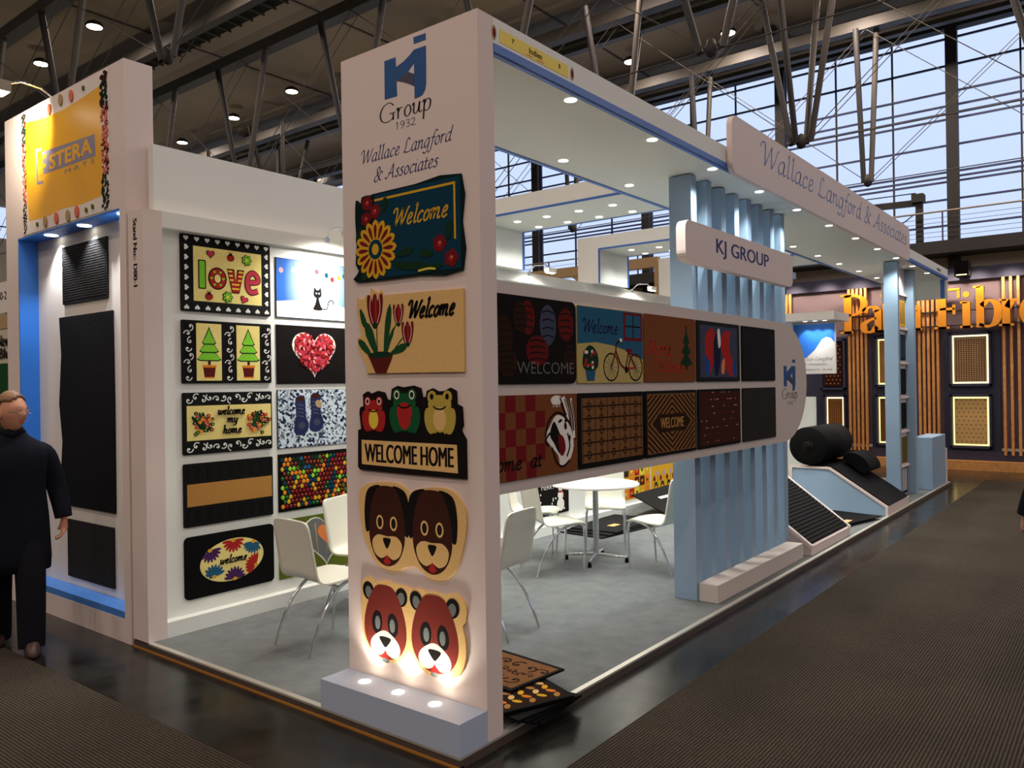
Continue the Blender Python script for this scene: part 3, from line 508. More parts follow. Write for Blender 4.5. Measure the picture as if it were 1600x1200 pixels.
A.p([(-.79,1.872),(-.595,1.872),(-.607,1.845),(-.65,1.772),(-.73,1.774),(-.772,1.845)], 'p_maroon'); A.p(ell(-.692,1.87,.09,.018), 'p_dgreen')
A.script('Welcome', -.485, -.165, 2.050, .115, 'p_black', slant=.3, nib=(.07,.05), w=.115); A.build('printed_design', o)
# --- pillar: frogs
o = mat_thing(FP, [(-.878,1.469),(-.854,1.476),(-.866,1.562),(-.861,1.591),(-.833,1.6),(-.836,1.662),(-.8,1.678),(-.773,1.665),(-.717,1.68),(-.67,1.671),(-.651,1.635),(-.621,1.629),(-.612,1.689),(-.57,1.705),(-.531,1.697),(-.454,1.705),(-.404,1.692),(-.393,1.647),(-.366,1.647),(-.358,1.678),(-.318,1.69),(-.282,1.675),(-.235,1.677),(-.199,1.692),(-.162,1.676),(-.159,1.612),(-.126,1.599),(-.12,1.51),(-.134,1.484),(-.103,1.442),(-.102,1.249),(-.49,1.25),(-.866,1.255),(-.883,1.27)], 'p_black', 'black mat with red, green and yellow frogs above a WELCOME HOME panel', group=G)
A = Art(FP); A.p([(-.851,1.417),(-.159,1.413),(-.155,1.274),(-.851,1.286)], 'sand'); A.sans('WELCOME HOME', -.825, -.185, 1.300, 1.398, 'p_black', fat=.004)
for (x, s, body, belly, ey) in ((-.753,.82,'p_red','p_yellow','p_white'),(-.517,1.0,'p_frog','p_red','p_white'),(-.268,.95,'p_yfrog','sand','p_yfrog')):
    z0 = 1.47; 
    for d in (-1, 1):
        A.p(ell(x+d*.075*s, z0+.06*s, .034*s, .07*s, -d*12), body); A.p(ell(x+d*.05*s, z0+.012, .034*s, .014*s), body)
        A.stroke([(x+d*.045*s,z0+.10*s),(x+d*.035*s,z0+.04*s),(x+d*.03*s,z0+.01)], .022*s, body); A.p(ell(x+d*.055*s, z0+.185*s, .032*s, .034*s), body)
    A.p(ell(x, z0+.085*s, .068*s, .085*s), body); A.p(ell(x, z0+.145*s, .082*s, .052*s), body); A.p(ell(x, z0+.072*s, .045*s, .062*s), belly)
    if belly == 'p_red': A.p(ell(x, z0+.10*s, .056*s, .05*s), belly)
    for d in (-1, 1):
        A.p(ell(x+d*.055*s, z0+.188*s, .019*s, .023*s), ey); A.p(ell(x+d*.055*s, z0+.188*s, .013*s, .016*s), body if ey == 'p_white' else 'p_black'); A.p(ell(x+d*.055*s, z0+.188*s, .008*s, .01*s), 'p_black')
        for q in (-1, 0, 1): A.stroke([(x+d*.05*s,z0+.012),(x+d*.05*s+q*.02*s,z0-.004)], .007, body, sm=False)
    A.stroke([(x-.045*s,z0+.138*s),(x-.02*s,z0+.124*s),(x+.02*s,z0+.124*s),(x+.045*s,z0+.138*s)], .008*s, 'p_black')
A.build('printed_design', o)
# --- pillar: dogs
o = mat_thing(FP, closed([(-.876,1.132),(-.84,1.168),(-.769,1.19),(-.673,1.2),(-.581,1.198),(-.516,1.175),(-.491,1.15),(-.453,1.171),(-.39,1.186),(-.304,1.196),(-.209,1.19),(-.152,1.157),(-.113,1.1),(-.107,1.015),(-.134,.902),(-.17,.812),(-.218,.762),(-.277,.736),(-.35,.735),(-.411,.763),(-.461,.783),(-.524,.77),(-.59,.744),(-.683,.741),(-.751,.765),(-.805,.824),(-.845,.896),(-.871,1.008)], 3), 'sand', 'cream mat shaped as two dark brown dog faces with floppy ears', group=G)
A = Art(FP)
for x in (-.664,-.335):
    for d in (-1, 1): A.p(closed([(x+d*.04,1.172),(x+d*.11,1.172),(x+d*.155,1.135),(x+d*.172,1.04),(x+d*.165,.94),(x+d*.145,.925),(x+d*.12,.96),(x+d*.1,1.05)],3), 'p_black')
    A.p(closed([(x,1.18),(x+.07,1.165),(x+.115,1.08),(x+.135,.98),(x+.13,.88),(x+.09,.80),(x+.03,.762),(x-.03,.762),(x-.09,.80),(x-.13,.88),(x-.135,.98),(x-.115,1.08),(x-.07,1.165)],3), 'p_brown')
    A.p(closed([(x,.915),(x+.07,.918),(x+.112,.88),(x+.095,.82),(x+.045,.795),(x,.812),(x-.045,.795),(x-.095,.82),(x-.112,.88),(x-.07,.918)],3), 'sand')
    for d in (-1, 1): A.p(ell(x+d*.052,.985,.027,.038), 'sand'); A.p(ell(x+d*.052,.985,.017,.027), 'p_black'); A.p(ell(x+d*.052,.985,.005,.014), 'p_brown')
    A.p(closed([(x-.03,.90),(x,.906),(x+.03,.90),(x+.015,.865),(x,.85),(x-.015,.865)],3), 'p_black'); A.p([(x,.818),(x+.028,.783),(x+.012,.766),(x-.012,.766),(x-.028,.783)], 'p_red')
A.build('printed_design', o)
# --- pillar: bears
o = mat_thing(FP, closed([(-.866,.645),(-.84,.675),(-.80,.68),(-.76,.664),(-.727,.672),(-.674,.68),(-.62,.67),(-.559,.672),(-.485,.665),(-.43,.672),(-.387,.664),(-.33,.672),(-.27,.664),(-.213,.68),(-.16,.675),(-.115,.634),(-.12,.559),(-.14,.529),(-.124,.474),(-.122,.376),(-.165,.286),(-.24,.262),(-.331,.243),(-.42,.265),(-.467,.307),(-.51,.345),(-.55,.297),(-.62,.262),(-.69,.246),(-.76,.262),(-.82,.30),(-.858,.36),(-.872,.468),(-.87,.56)], 3), 'sand', 'cream mat shaped as two reddish brown bear faces, lowest on the tall pillar', group=G)
A = Art(FP)
for x in (-.688,-.329):
    for d in (-1, 1): A.p(ell(x+d*.125,.608,.045,.05,d*-20), 'p_black'); A.p(ell(x+d*.122,.60,.026,.034,d*-20), 'p_grey')
    A.p(closed([(x,.655),(x+.07,.64),(x+.125,.56),(x+.158,.46),(x+.155,.37),(x+.11,.30),(x+.04,.268),(x-.04,.268),(x-.11,.30),(x-.155,.37),(x-.158,.46),(x-.125,.56),(x-.07,.64)],3), 'p_bear')
    for d in (-1, 1): A.p(ell(x+d*.06,.452,.04,.062,d*6), 'p_black'); A.p(ell(x+d*.056,.448,.02,.036), 'p_grey')
    A.p(closed([(x,.415),(x+.055,.395),(x+.1,.36),(x+.112,.32),(x+.09,.285),(x+.05,.278),(x+.02,.29),(x,.302),(x-.02,.29),(x-.05,.278),(x-.09,.285),(x-.112,.32),(x-.1,.36),(x-.055,.395)],3), 'p_muzzle')
    A.p(closed([(x-.045,.375),(x,.383),(x+.045,.375),(x+.02,.34),(x,.326),(x-.02,.34)],3), 'p_black'); A.p([(x-.03,.272),(x,.312),(x+.03,.272),(x+.015,.262),(x-.015,.262)], 'p_red'); A.p(ell(x,.257,.03,.012), 'p_grey')
A.build('printed_design', o)
# ================================================================ display wall mats
G = 'mats in the recessed wall rack'
def scroll(A, x, y, s, m, flip=1, rot=0):
    pts = []
    for i in range(15):
        t = i/14; a = math.radians(rot)+flip*t*4.2; r = s*(1-.82*t); pts.append((x+r*math.cos(a), y+r*math.sin(a)))
    A.stroke(pts, s*.24, m, sm=False); A.p(ell(x, y, s*.24, s*.24), m)
def framed(x0, x1, z0, z1, label, border, m='rubber'):
    o = mat_thing(FW, rect(x0, z0, x1, z1), 'p_black' if border else m, label, .010, G); return o
X0, X1, X2, X3 = .305, 1.045, 1.10, 1.85
# love
o = mat_thing(FW, rrect(X0,2.262,X1,2.812,.015), 'rubber', 'black rubber framed mat with the word love in coloured letters and cut-out hearts', .016, G)
A = Art(FW, .0165); A.base(rect(.40,2.34,.965,2.735), 'cream'); A.t = .0168; A.h = .0168
for i in range(9): 
    for z in (2.785,2.292): A.p(heart(.345+.083*i, z, .021, 180 if z < 2.5 else 0), 'stand_white')
for i in range(6):
    for x in (.345,1.009): A.p(heart(x, 2.36+.072*i, .021, 90 if x < .5 else -90), 'stand_white')
A.p(rrect(.437,2.43,.497,2.64,.008), 'p_black'); A.p(rrect(.445,2.438,.489,2.632,.006), 'p_lime')
A.p(ell(.59,2.515,.075,.082), 'p_black'); A.p(ell(.59,2.515,.066,.073), 'p_red'); 
for k in range(6): A.p(heart(.59+.048*math.cos(k*1.047), 2.515+.053*math.sin(k*1.047), .013), 'p_lime')
A.p(ell(.59,2.515,.030,.036), 'p_black'); A.p(ell(.59,2.515,.025,.031), 'cream')
vv = lambda e: [(.676-e,2.59+e),(.722+e,2.59+e),(.74,2.49),(.762-e,2.59+e),(.806+e,2.59+e),(.765+e*.5,2.425-e),(.712-e*.5,2.425-e)]
A.p(vv(.007), 'p_black'); A.p(vv(0), 'p_red')
for i in range(5):
    z = 2.445+.032*i; dx = .047*(z-2.425)/.165; A.p([(.712-dx*.8,z),(.735-dx*.55,z),(.735-dx*.6,z+.012),(.710-dx*.85,z+.012)] if i > 1 else [(.708,z),(.768,z),(.770,z+.012),(.706,z+.012)], 'p_yellow')
    if i > 1: A.p([(.748+dx*.4,z),(.768+dx*.75,z),(.772+dx*.78,z+.012),(.749+dx*.42,z+.012)], 'p_yellow')
A.stroke([(.855,2.51),(.93,2.52),(.925,2.56),(.885,2.585),(.845,2.55),(.84,2.48),(.87,2.435),(.93,2.45)], .045, 'p_black'); A.stroke([(.855,2.51),(.93,2.52),(.925,2.56),(.885,2.585),(.845,2.55),(.84,2.48),(.87,2.435),(.93,2.45)], .033, 'p_rose')
for (x, z, r) in ((.535,2.69,0),(.81,2.375,-20)): A.p(heart(x, z, .036, r), 'p_black'); A.p(heart(x, z, .030, r), 'p_rose')
for (x, z) in ((.70,2.68),(.52,2.378)): A.p(ell(x, z, .03, .026), 'p_black'); A.p(ell(x, z-.002, .026, .022), 'p_red'); A.p(ell(x, z+.022, .012, .01), 'p_black'); A.stroke([(x-.008,z+.03),(x-.012,z+.044)], .003, 'p_black', sm=False); A.stroke([(x+.008,z+.03),(x+.012,z+.044)], .003, 'p_black', sm=False)
for (x, z) in ((.835,2.675),(.67,2.385)):
    for k in range(7): A.p(petal(x, z, k*51.4, .008, .044, .013), 'p_dgreen')
    for k in range(7): A.p(petal(x, z, k*51.4, .008, .038, .009), 'p_lime')
    A.p(ell(x, z, .012, .012), 'p_yellow')
A.build('inlay', o)
# trees
o = mat_thing(FW, rrect(X0,1.745,X1,2.20,.012), 'rubber', 'black mat with two potted green fir trees between scrollwork bars', .014, G)
A = Art(FW, .0145)
for x in (.36,.685,1.005):
    A.p(rect(x-.035,1.76,x+.035,2.185), 'p_black')
    for i in range(8): scroll(A, x+(.010 if i % 2 else -.010), 1.79+.052*i, .030, 'stand_white', 1 if i % 2 else -1, 90*i)
for x in (.515,.84):
    A.p(rect(x-.10,1.765,x+.10,2.18), 'cream')
    for (zb, w, h) in ((1.925,.092,.10),(1.985,.072,.10),(2.045,.05,.10)):
        tri = lambda e: [(x-w-e,zb-e)]+[(x-w+2*w*(i+.5)/5, zb-.012-e) if i % 1 == 0 else None for i in range(5)]+[(x+w+e,zb-e),(x+w*.42+e,zb+h*.5),(x,zb+h+2*e),(x-w*.42-e,zb+h*.5)]
        A.p(tri(.007), 'p_dgreen'); A.p(tri(-.002), 'p_lime')
    A.p(rect(x-.011,1.88,x+.011,1.915), 'p_brown'); A.p([(x-.05,1.86),(x+.05,1.86),(x+.04,1.79),(x-.04,1.79)], 'p_maroon'); A.p(rect(x-.055,1.86,x+.055,1.878), 'p_orange'); A.p(rect(x-.042,1.783,x+.042,1.792), 'p_orange')
A.build('inlay', o)
# welcome my home
o = mat_thing(FW, rrect(X0,1.235,X1,1.68,.012), 'rubber', 'black mat with cream centre reading welcome my home between flower bunches', .014, G)
A = Art(FW, .0145); A.p(rect(.335,1.335,1.035,1.585), 'cream')
for z in (1.635,1.285):
    for i in range(13): scroll(A, .35+.0555*i, z+(.008 if i % 2 else -.008), .032, 'stand_white', 1 if i % 2 else -1, 45*i)
for (x, fl) in ((.46,1),(.92,-1)):
    for i in range(16): leafy(A, x+rnd.uniform(-.04,.04), 1.39+rnd.uniform(0,.08), rnd.uniform(20,160), rnd.uniform(.05,.11), .012, 'p_green' if i % 2 else 'p_dgreen')
    for i in range(26):
        a = rnd.uniform(0, 6.28); q = rnd.uniform(.2,1); px, pz = x+.10*q*math.cos(a), 1.455+.095*q*math.sin(a); c = rnd.choice(['p_red','p_rose','p_navy','p_green','p_orange','p_dred'])
        A.p(ell(px, pz, .015, .013), c); A.p(ell(px, pz, .005, .005), 'p_yellow')
A.script('welcome', .575, .80, 1.515, .075, 'p_black', slant=.15, w=.07); A.script('my', .65, .74, 1.455, .075, 'p_black', slant=.15, w=.07); A.script('home', .615, .77, 1.375, .075, 'p_black', slant=.15, w=.07)
A.build('inlay', o)
# coir strip
o = mat_thing(FW, rrect(X0,.72,X1,1.172,.012), 'rubber', 'black rubber mat with a plain tan coir band across its middle', .014, G)
A = Art(FW, .0145); A.p(rect(.33,.865,1.035,1.025), 'coir')
for z in (1.05,.745):
    for i in range(8): A.stroke([(.335+.088*i,z),(.335+.088*i,z+.095),(.40+.088*i,z+.095),(.40+.088*i,z)], .009, 'rubber_dark', sm=False)
A.build('inlay', o)
# oval flowers
o = mat_thing(FW, rrect(X0,.205,X1,.65,.035), 'rubber_dark', 'black mat with an oval of daisies around the word welcome, lowest left of the rack', .014, G)
A = Art(FW, .0145); ov = ell(.685,.435,.265,.155,3,48); A.p(ov, 'cream')
for (x, z, a0, a1, c) in ((.50,.53,200,380-20,'p_purple'),(.69,.575,185,355,'p_red'),(.86,.54,190,330,'p_sky'),(.53,.335,20,180,'p_sky'),(.70,.29,10,170,'p_purple'),(.88,.36,80,220,'p_red')):
    for k in range(9):
        a = a0+(a1-a0)*k/8; l = .092
        while l > .03 and ((x+l*math.cos(math.radians(a))-.685)/.262)**2+((z+l*math.sin(math.radians(a))-.435)/.152)**2 > 1: l -= .006
        A.p(petal(x, z, a, .012, l, .011), c)
    A.p(ell(x, z, .018, .013), 'p_gold')
A.script('welcome', .575, .80, .415, .07, 'p_black', slant=.25, w=.12); A.build('inlay', o)
# cat print
o = mat_thing(FW, rect(X2,2.262,X3,2.735), 'rubber', 'printed mat of a cat under hanging baubles on blue snow', .010, G)
A = Art(FW, .0102); A.base(rect(X2+.004,2.266,X3-.004,2.731), 'night_print', .009); A.build('night_print', o)
A = Art(FW, .0104); A.p([(X2+.005,2.268),(X3-.005,2.268),(X3-.005,2.37),(1.7,2.40),(1.5,2.375),(1.3,2.41),(X2+.005,2.39)], 'p_white')
for (x, z, c) in ((1.15,2.65,'p_pink'),(1.27,2.66,'p_white'),(1.36,2.655,'p_pink'),(1.50,2.67,'p_rose'),(1.60,2.65,'p_teal'),(1.66,2.62,'p_red'),(1.73,2.64,'p_orange'),(1.79,2.66,'p_green')): A.stroke([(x,2.728),(x,z)], .003, 'p_grey', sm=False); A.p(ell(x, z-.012, .02, .022), c)
A.p(ell(1.505,2.475,.042,.034), 'p_black'); A.p([(1.465,2.49),(1.47,2.535),(1.498,2.505)], 'p_black'); A.p([(1.545,2.49),(1.54,2.535),(1.512,2.505)], 'p_black'); A.p(closed([(1.505,2.46),(1.53,2.39),(1.55,2.345),(1.46,2.345),(1.48,2.39)],3), 'p_black'); A.stroke([(1.55,2.355),(1.60,2.36),(1.62,2.42),(1.66,2.43),(1.67,2.40)], .008, 'p_black')
A.p(ell(1.492,2.48,.008,.006), 'p_white'); A.p(ell(1.52,2.48,.008,.006), 'p_white'); A.build('printed_design', o)
# heart of petals
o = mat_thing(FW, rect(X2,1.735,X3,2.205), 'p_black', 'black printed mat with one large heart filled with pink petals', .010, G)
A = Art(FW, .0105); A.p(heart(1.465,2.0,.235,0,.92), 'p_white'); A.p(heart(1.467,1.995,.212,0,.92), 'p_rose')
for i in range(420):
    x, z = rnd.uniform(-.2,.2), rnd.uniform(-.19,.17); X_, Z_ = x/.178, (z+.042)/.148
    if (X_*X_+Z_*Z_-1)**3-X_*X_*Z_**3 > -.02: continue
    A.p(ell(1.467+x, 2.0+z, .017, .009, rnd.uniform(0,180), 9), rnd.choice(['p_red','p_pink','p_dred','p_rose','p_rose','p_red','p_rose']), .00004)
A.build('printed_design', o)
# boots
o = mat_thing(FW, rect(X2,1.225,X3,1.69), 'rubber', 'printed mat of a pair of old boots standing on grey gravel', .010, G)
A = Art(FW, .0102); A.base(rect(X2+.003,1.228,X3-.003,1.687), 'gravel_print', .009); A.build('gravel_print', o)
A = Art(FW, .0105)
for dx, dz in ((0,0),(.15,.02)):
    A.p(closed([(1.27+dx,1.62+dz),(1.36+dx,1.63+dz),(1.37+dx,1.48+dz),(1.40+dx,1.40+dz),(1.37+dx,1.335+dz),(1.30+dx,1.32+dz),(1.25+dx,1.36+dz),(1.275+dx,1.48+dz)],3), 'p_denim'); A.p(ell(1.32+dx,1.615+dz,.042,.02), 'p_brown'); A.p(ell(1.33+dx,1.40+dz,.035,.028), 'p_slate')
    for i in range(4): A.stroke([(1.29+dx,1.57-.03*i+dz),(1.35+dx,1.56-.03*i+dz)], .004, 'p_grey', sm=False)
A.p(ell(1.50,1.57,.035,.03,-40), 'p_tan'); A.build('printed_design', o)
# scales
o = mat_thing(FW, rect(X2,.725,X3,1.18), 'rubber_dark', 'dark framed mat covered in red, yellow, green and blue scales', .010, G)
A = Art(FW, .0105); cc = ['p_maroon','p_dred','p_gold','p_green','p_teal','p_orange','p_lime','p_maroon','p_olive','p_dgreen','p_sky']
for j in range(11):
    for i in range(19):
        x = 1.135+.037*i+(.0185 if j % 2 else 0); z = 1.135-.037*j
        if x > X3-.03: continue
        c = cc[int(abs(math.sin(x*9.3+1.3)*3+math.cos(z*11)*3+rnd.uniform(0,2.4))*1.6) % 11]
        A.p([(x-.0175,z+.004),(x,z+.0205),(x+.0175,z+.004),(x+.012,z-.012),(x,z-.0185),(x-.012,z-.012)], c, .00002); A.p(ell(x, z+.006, .006, .005, 0, 8), {'p_maroon':'p_coral','p_dred':'p_rose','p_gold':'p_yellow','p_orange':'p_yellow','p_teal':'p_sky','p_green':'p_lime','p_lime':'p_yellow'}.get(c, c), .00002)
A.build('printed_design', o)
# green with orange heart
o = mat_thing(FW, rect(X2,.195,X3,.66), 'p_olive', 'olive green printed mat with an orange heart, behind the white chairs', .010, G)
A = Art(FW, .0105); A.p(heart(1.56,.47,.26,0,.95), 'p_white'); A.p(heart(1.56,.47,.245,0,.95), 'p_grey')
for k in range(9): A.p([(1.40+.035*k,.60-.01*(k%3)),(1.42+.035*k,.60),(1.46+.02*k,.33),(1.455+.02*k,.33)], rnd.choice(['p_stone','p_denim','p_grey','p_tan']))
A.p(heart(1.565,.50,.10), 'p_coral'); A.build('printed_design', o)
# far part of the rack seen under the hanging panel
o = mat_thing(FW, rect(4.35,.20,5.15,.655), 'p_black', 'small glimpse of a black mat with a white snowman, seen under the round table top', .010, G)
A = Art(FW, .0105); 
for (x, z, r) in ((4.98,.30,.075),(4.98,.41,.055),(4.98,.49,.04)): A.p(ell(x, z, r, r), 'p_white')
A.p(ell(4.98,.45,.045,.012), 'p_red'); A.stroke([(5.02,.44),(5.05,.38)], .02, 'p_red', sm=False)
for i in range(26): A.p(ell(rnd.uniform(4.4,5.12), rnd.uniform(.22,.63), .012, .012), 'p_white')
A.sans('MERRY', 4.6, 4.86, .50, .56, 'p_white'); A.build('printed_design', o)
o = mat_thing(FW, rect(6.42,.16,7.16,.61), 'p_gold', 'mat of orange and brown squares with small flowers, low on the wall past the table', .010, G)
A = Art(FW, .0105)
for i in range(5):
    for j in range(3): A.p(rect(6.44+.143*i,.175+.143*j,6.565+.143*i,.30+.143*j), ['p_orange','p_maroon','p_gold','p_rust' if 0 else 'p_red','p_brown','p_orange','p_yellow'][(i*3+j*2) % 7]); A.p(heart(6.5+.143*i,.235+.143*j,.03), ['p_yellow','p_orange','p_green'][(i+j) % 3])
A.build('printed_design', o)
o = mat_thing(FW, rect(7.2,.14,7.94,.60), 'p_gold', 'yellow mat with pink bell flowers, low on the wall beside the blue fins', .010, G)
A = Art(FW, .0105)
for i in range(7):
    x = 7.28+.095*i; z = .36+.07*(i % 2); A.stroke([(x,.2),(x+.01,z)], .006, 'p_dgreen'); A.p(closed([(x-.035,z),(x,z+.05),(x+.035,z),(x+.02,z-.04),(x,z-.01),(x-.02,z-.04)],2), 'p_lilac' if i % 2 else 'p_dred'); leafy(A, x, .24, 60+60*(i % 2), .09, .02, 'p_dgreen')
A.build('printed_design', o)
# ================================================================ hanging panel mats
G = 'mats on the hanging panel'
cx = [(.335,1.07),(1.08,1.845),(1.862,2.62),(2.645,3.425),(3.475,4.215)]
def pm(c, row, m, lb, r=.01): 
    x0, x1 = cx[c]; z0, z1 = ((1.705,2.15) if row else (1.215,1.648)); 
    if c == 0 and row: z1 = 2.16
    if c == 4: z0 += .0; 
    return mat_thing(FS, rrect(x0, z0, x1, z1, r), m, lb, .010, G), x0, x1, z0, z1
o, x0, x1, z0, z1 = pm(0, 1, 'p_black', 'black mat with dim bulb shapes and thin WELCOME, upper row next to the pillar', .04)
A = Art(FS, .0105)
for (x, z, a, b, c) in ((.42,1.95,.07,.1,'p_dbrown'),(.80,2.02,.075,.11,'p_slate'),(.62,2.05,.06,.09,'p_dkred'),(.97,2.03,.075,.09,'p_dkred'),(.70,1.88,.1,.08,'p_dkred'),(.44,1.82,.08,.08,'p_dbrown'),(1.0,1.83,.06,.09,'p_dbrown'),(.55,2.05,.06,.08,'p_dbrown')):
    A.p(ell(x, z, a, b), c)
    for k in range(4): A.stroke([(x-a*.7,z-b*.6+b*.4*k),(x,z-b*.5+b*.4*k),(x+a*.7,z-b*.6+b*.4*k)], .008, 'p_black')
A.script('WELCOME', .52, 1.05, 1.755, .085, 'p_lilac', slant=.12, nib=(.08,.02), w=.05) if False else A.sans('WELCOME', .52, 1.04, 1.758, 1.82, 'p_grey', bold=-.012)
A.build('printed_design', o)
o, x0, x1, z0, z1 = pm(1, 1, 'cream_dim', 'mat with a red bicycle, flower pot and Welcome on blue, upper row')
A = Art(FS, .0105); A.p([(x0+.003,1.93),(x0+.2,1.945),(x0+.4,1.93),(x0+.6,1.895),(x1-.003,1.85),(x1-.003,z1-.003),(x0+.003,z1-.003)], 'p_sky'); A.script('Welcome', 1.14, 1.53, 2.0, .10, 'p_navy', slant=.25, w=.10)
A.p(rect(1.60,1.965,x1-.01,2.14), 'p_dred'); A.p(rect(1.625,1.985,x1-.03,2.125), 'p_sky'); A.p(rect(1.715,1.985,1.727,2.125), 'p_black'); A.p(rect(1.625,2.05,x1-.03,2.06), 'p_black')
for x in (1.45,1.745):
    A.stroke(ell(x,1.80,.085,.082)+[ell(x,1.80,.085,.082)[0]], .009, 'p_black', sm=False)
    for k in range(12): A.stroke([(x,1.80),(x+.08*math.cos(k*.5236),1.80+.078*math.sin(k*.5236))], .002, 'p_grey', sm=False)
for q, c, w in (([(1.45,1.80),(1.50,1.89),(1.51,1.94)], 'p_dred', .01), ([(1.505,1.90),(1.56,1.82),(1.62,1.79)], 'p_dred', .012), ([(1.62,1.79),(1.745,1.80)], 'p_red', .012), ([(1.62,1.79),(1.66,1.90)], 'p_dred', .01), ([(1.51,1.94),(1.55,1.96),(1.58,1.95)], 'p_black', .01), ([(1.66,1.89),(1.78,1.87)], 'p_dred', .01), ([(1.745,1.80),(1.665,1.88)], 'p_dred', .008)): A.stroke(q, w, c)
A.p(ell(1.665,1.905,.035,.012), 'p_dred'); A.p(ell(1.63,1.785,.02,.02), 'p_black'); A.p(ell(1.565,1.965,.014,.012), 'p_white')
A.p([(1.165,1.785),(1.27,1.785),(1.255,1.72),(1.18,1.72)], 'p_sky'); A.p(closed([(1.14,1.80),(1.15,1.88),(1.215,1.925),(1.29,1.88),(1.295,1.80),(1.215,1.775)],3), 'p_dgreen')
for i in range(16): A.p(ell(1.215+rnd.uniform(-.065,.065), 1.84+rnd.uniform(-.045,.05), .011, .01), 'p_red' if i % 3 else 'p_white')
A.build('printed_design', o)
o, x0, x1, z0, z1 = pm(2, 1, 'rust', 'rust brown mat with Merry Christmas in red script and a dark fir tree, upper row')
A = Art(FS, .0105); A.script('Merry', 1.90, 2.22, 1.885, .13, 'p_red', slant=.25, w=.09); A.script('Christmas' if 0 else 'Chrismas', 2.02, 2.47, 1.775, .12, 'p_red', slant=.25, w=.09) if False else None
A.script('Chr', 1.98, 2.14, 1.775, .11, 'p_red', slant=.2, w=.07); A.script('istmas', 2.14, 2.43, 1.775, .11, 'p_red', slant=.2, w=.07)
for (zb, w, h) in ((1.83,.10,.10),(1.91,.075,.09),(1.98,.05,.10)): A.p([(2.47-w,zb),(2.47,zb-.018),(2.47+w,zb),(2.47+w*.4,zb+h*.5),(2.47,zb+h),(2.47-w*.4,zb+h*.5)], 'p_dgreen')
A.p(rect(2.457,1.79,2.483,1.82), 'p_brown'); A.p(ell(2.47,2.085,.012,.012), 'p_dgreen'); A.build('printed_design', o)
o, x0, x1, z0, z1 = pm(3, 1, 'rubber', 'printed mat with two scarlet bird shapes on slate blue, upper row')
A = Art(FS, .0105); A.p(rect(x0+.05,z0+.03,x1-.05,z1-.03), 'p_slate')
for (pts, c) in (([(2.80,2.06),(2.92,2.10),(2.97,2.0),(2.93,1.86),(2.86,1.76),(2.82,1.80),(2.78,1.93)], 'p_red'), ([(3.10,2.07),(3.24,2.09),(3.22,1.95),(3.30,1.85),(3.33,1.75),(3.2,1.76),(3.12,1.86),(3.06,1.97)], 'p_red'), ([(2.93,2.0),(3.03,2.09),(3.06,1.95),(3.02,1.78),(2.95,1.76)], 'p_navy'), ([(2.80,1.90),(2.86,1.83),(2.84,1.76),(2.78,1.78)], 'p_blue'), ([(3.29,1.88),(3.35,1.78),(3.34,1.74),(3.28,1.77)], 'p_blue'), ([(3.0,2.08),(3.04,2.1),(3.06,1.99),(3.02,1.96)], 'p_white'), ([(3.08,1.85),(3.13,1.88),(3.12,1.77),(3.07,1.77)], 'p_coral')): A.p(closed(pts,3), c)
A.build('printed_design', o)
o, x0, x1, z0, z1 = pm(4, 1, 'rubber_dark', 'plain charcoal ribbed mat, upper row at the rounded end')
A = Art(FS, .0105); [A.p(rect(x0+.02,z0+.02+.02*i,x1-.02,z0+.03+.02*i), 'rubber', .00002) for i in range(20)]; A.build('rib', o)
o, x0, x1, z0, z1 = pm(0, 0, 'rust', 'checked brown mat with a white animal head, lower row next to the pillar')
A = Art(FS, .0105)
for i in range(5):
    for j in range(5):
        if (i+j) % 2: A.p(rect(x0+.085*i,z0+.0866*j,x0+.085*(i+1),z0+.0866*(j+1)), 'p_dred', .00002)
A.h += .0005
A.p(closed([(.76,1.42),(.80,1.47),(.86,1.53),(.93,1.52),(1.0,1.46),(1.03,1.36),(.98,1.27),(.90,1.25),(.88,1.31),(.82,1.36)],3), 'p_white'); A.p(closed([(.80,1.43),(.84,1.50),(.89,1.44),(.93,1.38),(.93,1.31),(.88,1.33),(.84,1.38)],3), 'p_black'); A.p(closed([(.88,1.42),(.93,1.41),(.95,1.34),(.90,1.31)],3), 'p_dred')
for q in ([(.93,1.63),(.97,1.55),(.98,1.5)], [(1.0,1.62),(1.03,1.50),(1.04,1.40)]): A.stroke(q, .03, 'p_white'); A.stroke([(a+.012,b-.01) for a, b in q], .008, 'p_black')
A.p(ell(.87,1.615,.055,.025), 'p_white'); A.sans('Y01', .82, .90, 1.575, 1.60, 'p_white'); A.script('ome', .34, .55, 1.27, .10, 'p_black', slant=.2, w=.10); A.script('at', .62, .72, 1.27, .10, 'p_black', slant=.2, w=.10)
A.stroke([(.8,1.44),(.76,1.40),(.79,1.37)], .012, 'p_black'); A.p(ell(.955,1.50,.014,.01), 'p_black')
for q in ([(.76,1.42),(.79,1.50),(.86,1.545),(.94,1.53),(1.0,1.47)], [(.82,1.36),(.86,1.28),(.92,1.25),(.99,1.28)], [(.97,1.43),(.99,1.36),(.96,1.30)], [(.99,1.62),(1.02,1.52),(1.03,1.44)], [(.90,1.63),(.93,1.57),(.96,1.53)]): A.stroke(q, .011, 'p_black')
for (x, z, a, b, r) in ((.90,1.50,.02,.008,20),(.95,1.47,.012,.02,10),(.99,1.40,.008,.02,-10),(.86,1.40,.02,.01,50)): A.p(ell(x, z, a, b, r), 'p_black')
A.build('printed_design', o)
o, x0, x1, z0, z1 = pm(1, 0, 'rubber_dark', 'dark framed brown coir mat with a lattice of knots, lower row')
A = Art(FS, .0105); A.p(rect(x0+.035,z0+.03,x1-.02,z1-.03), 'coir_dark'); h = A.h
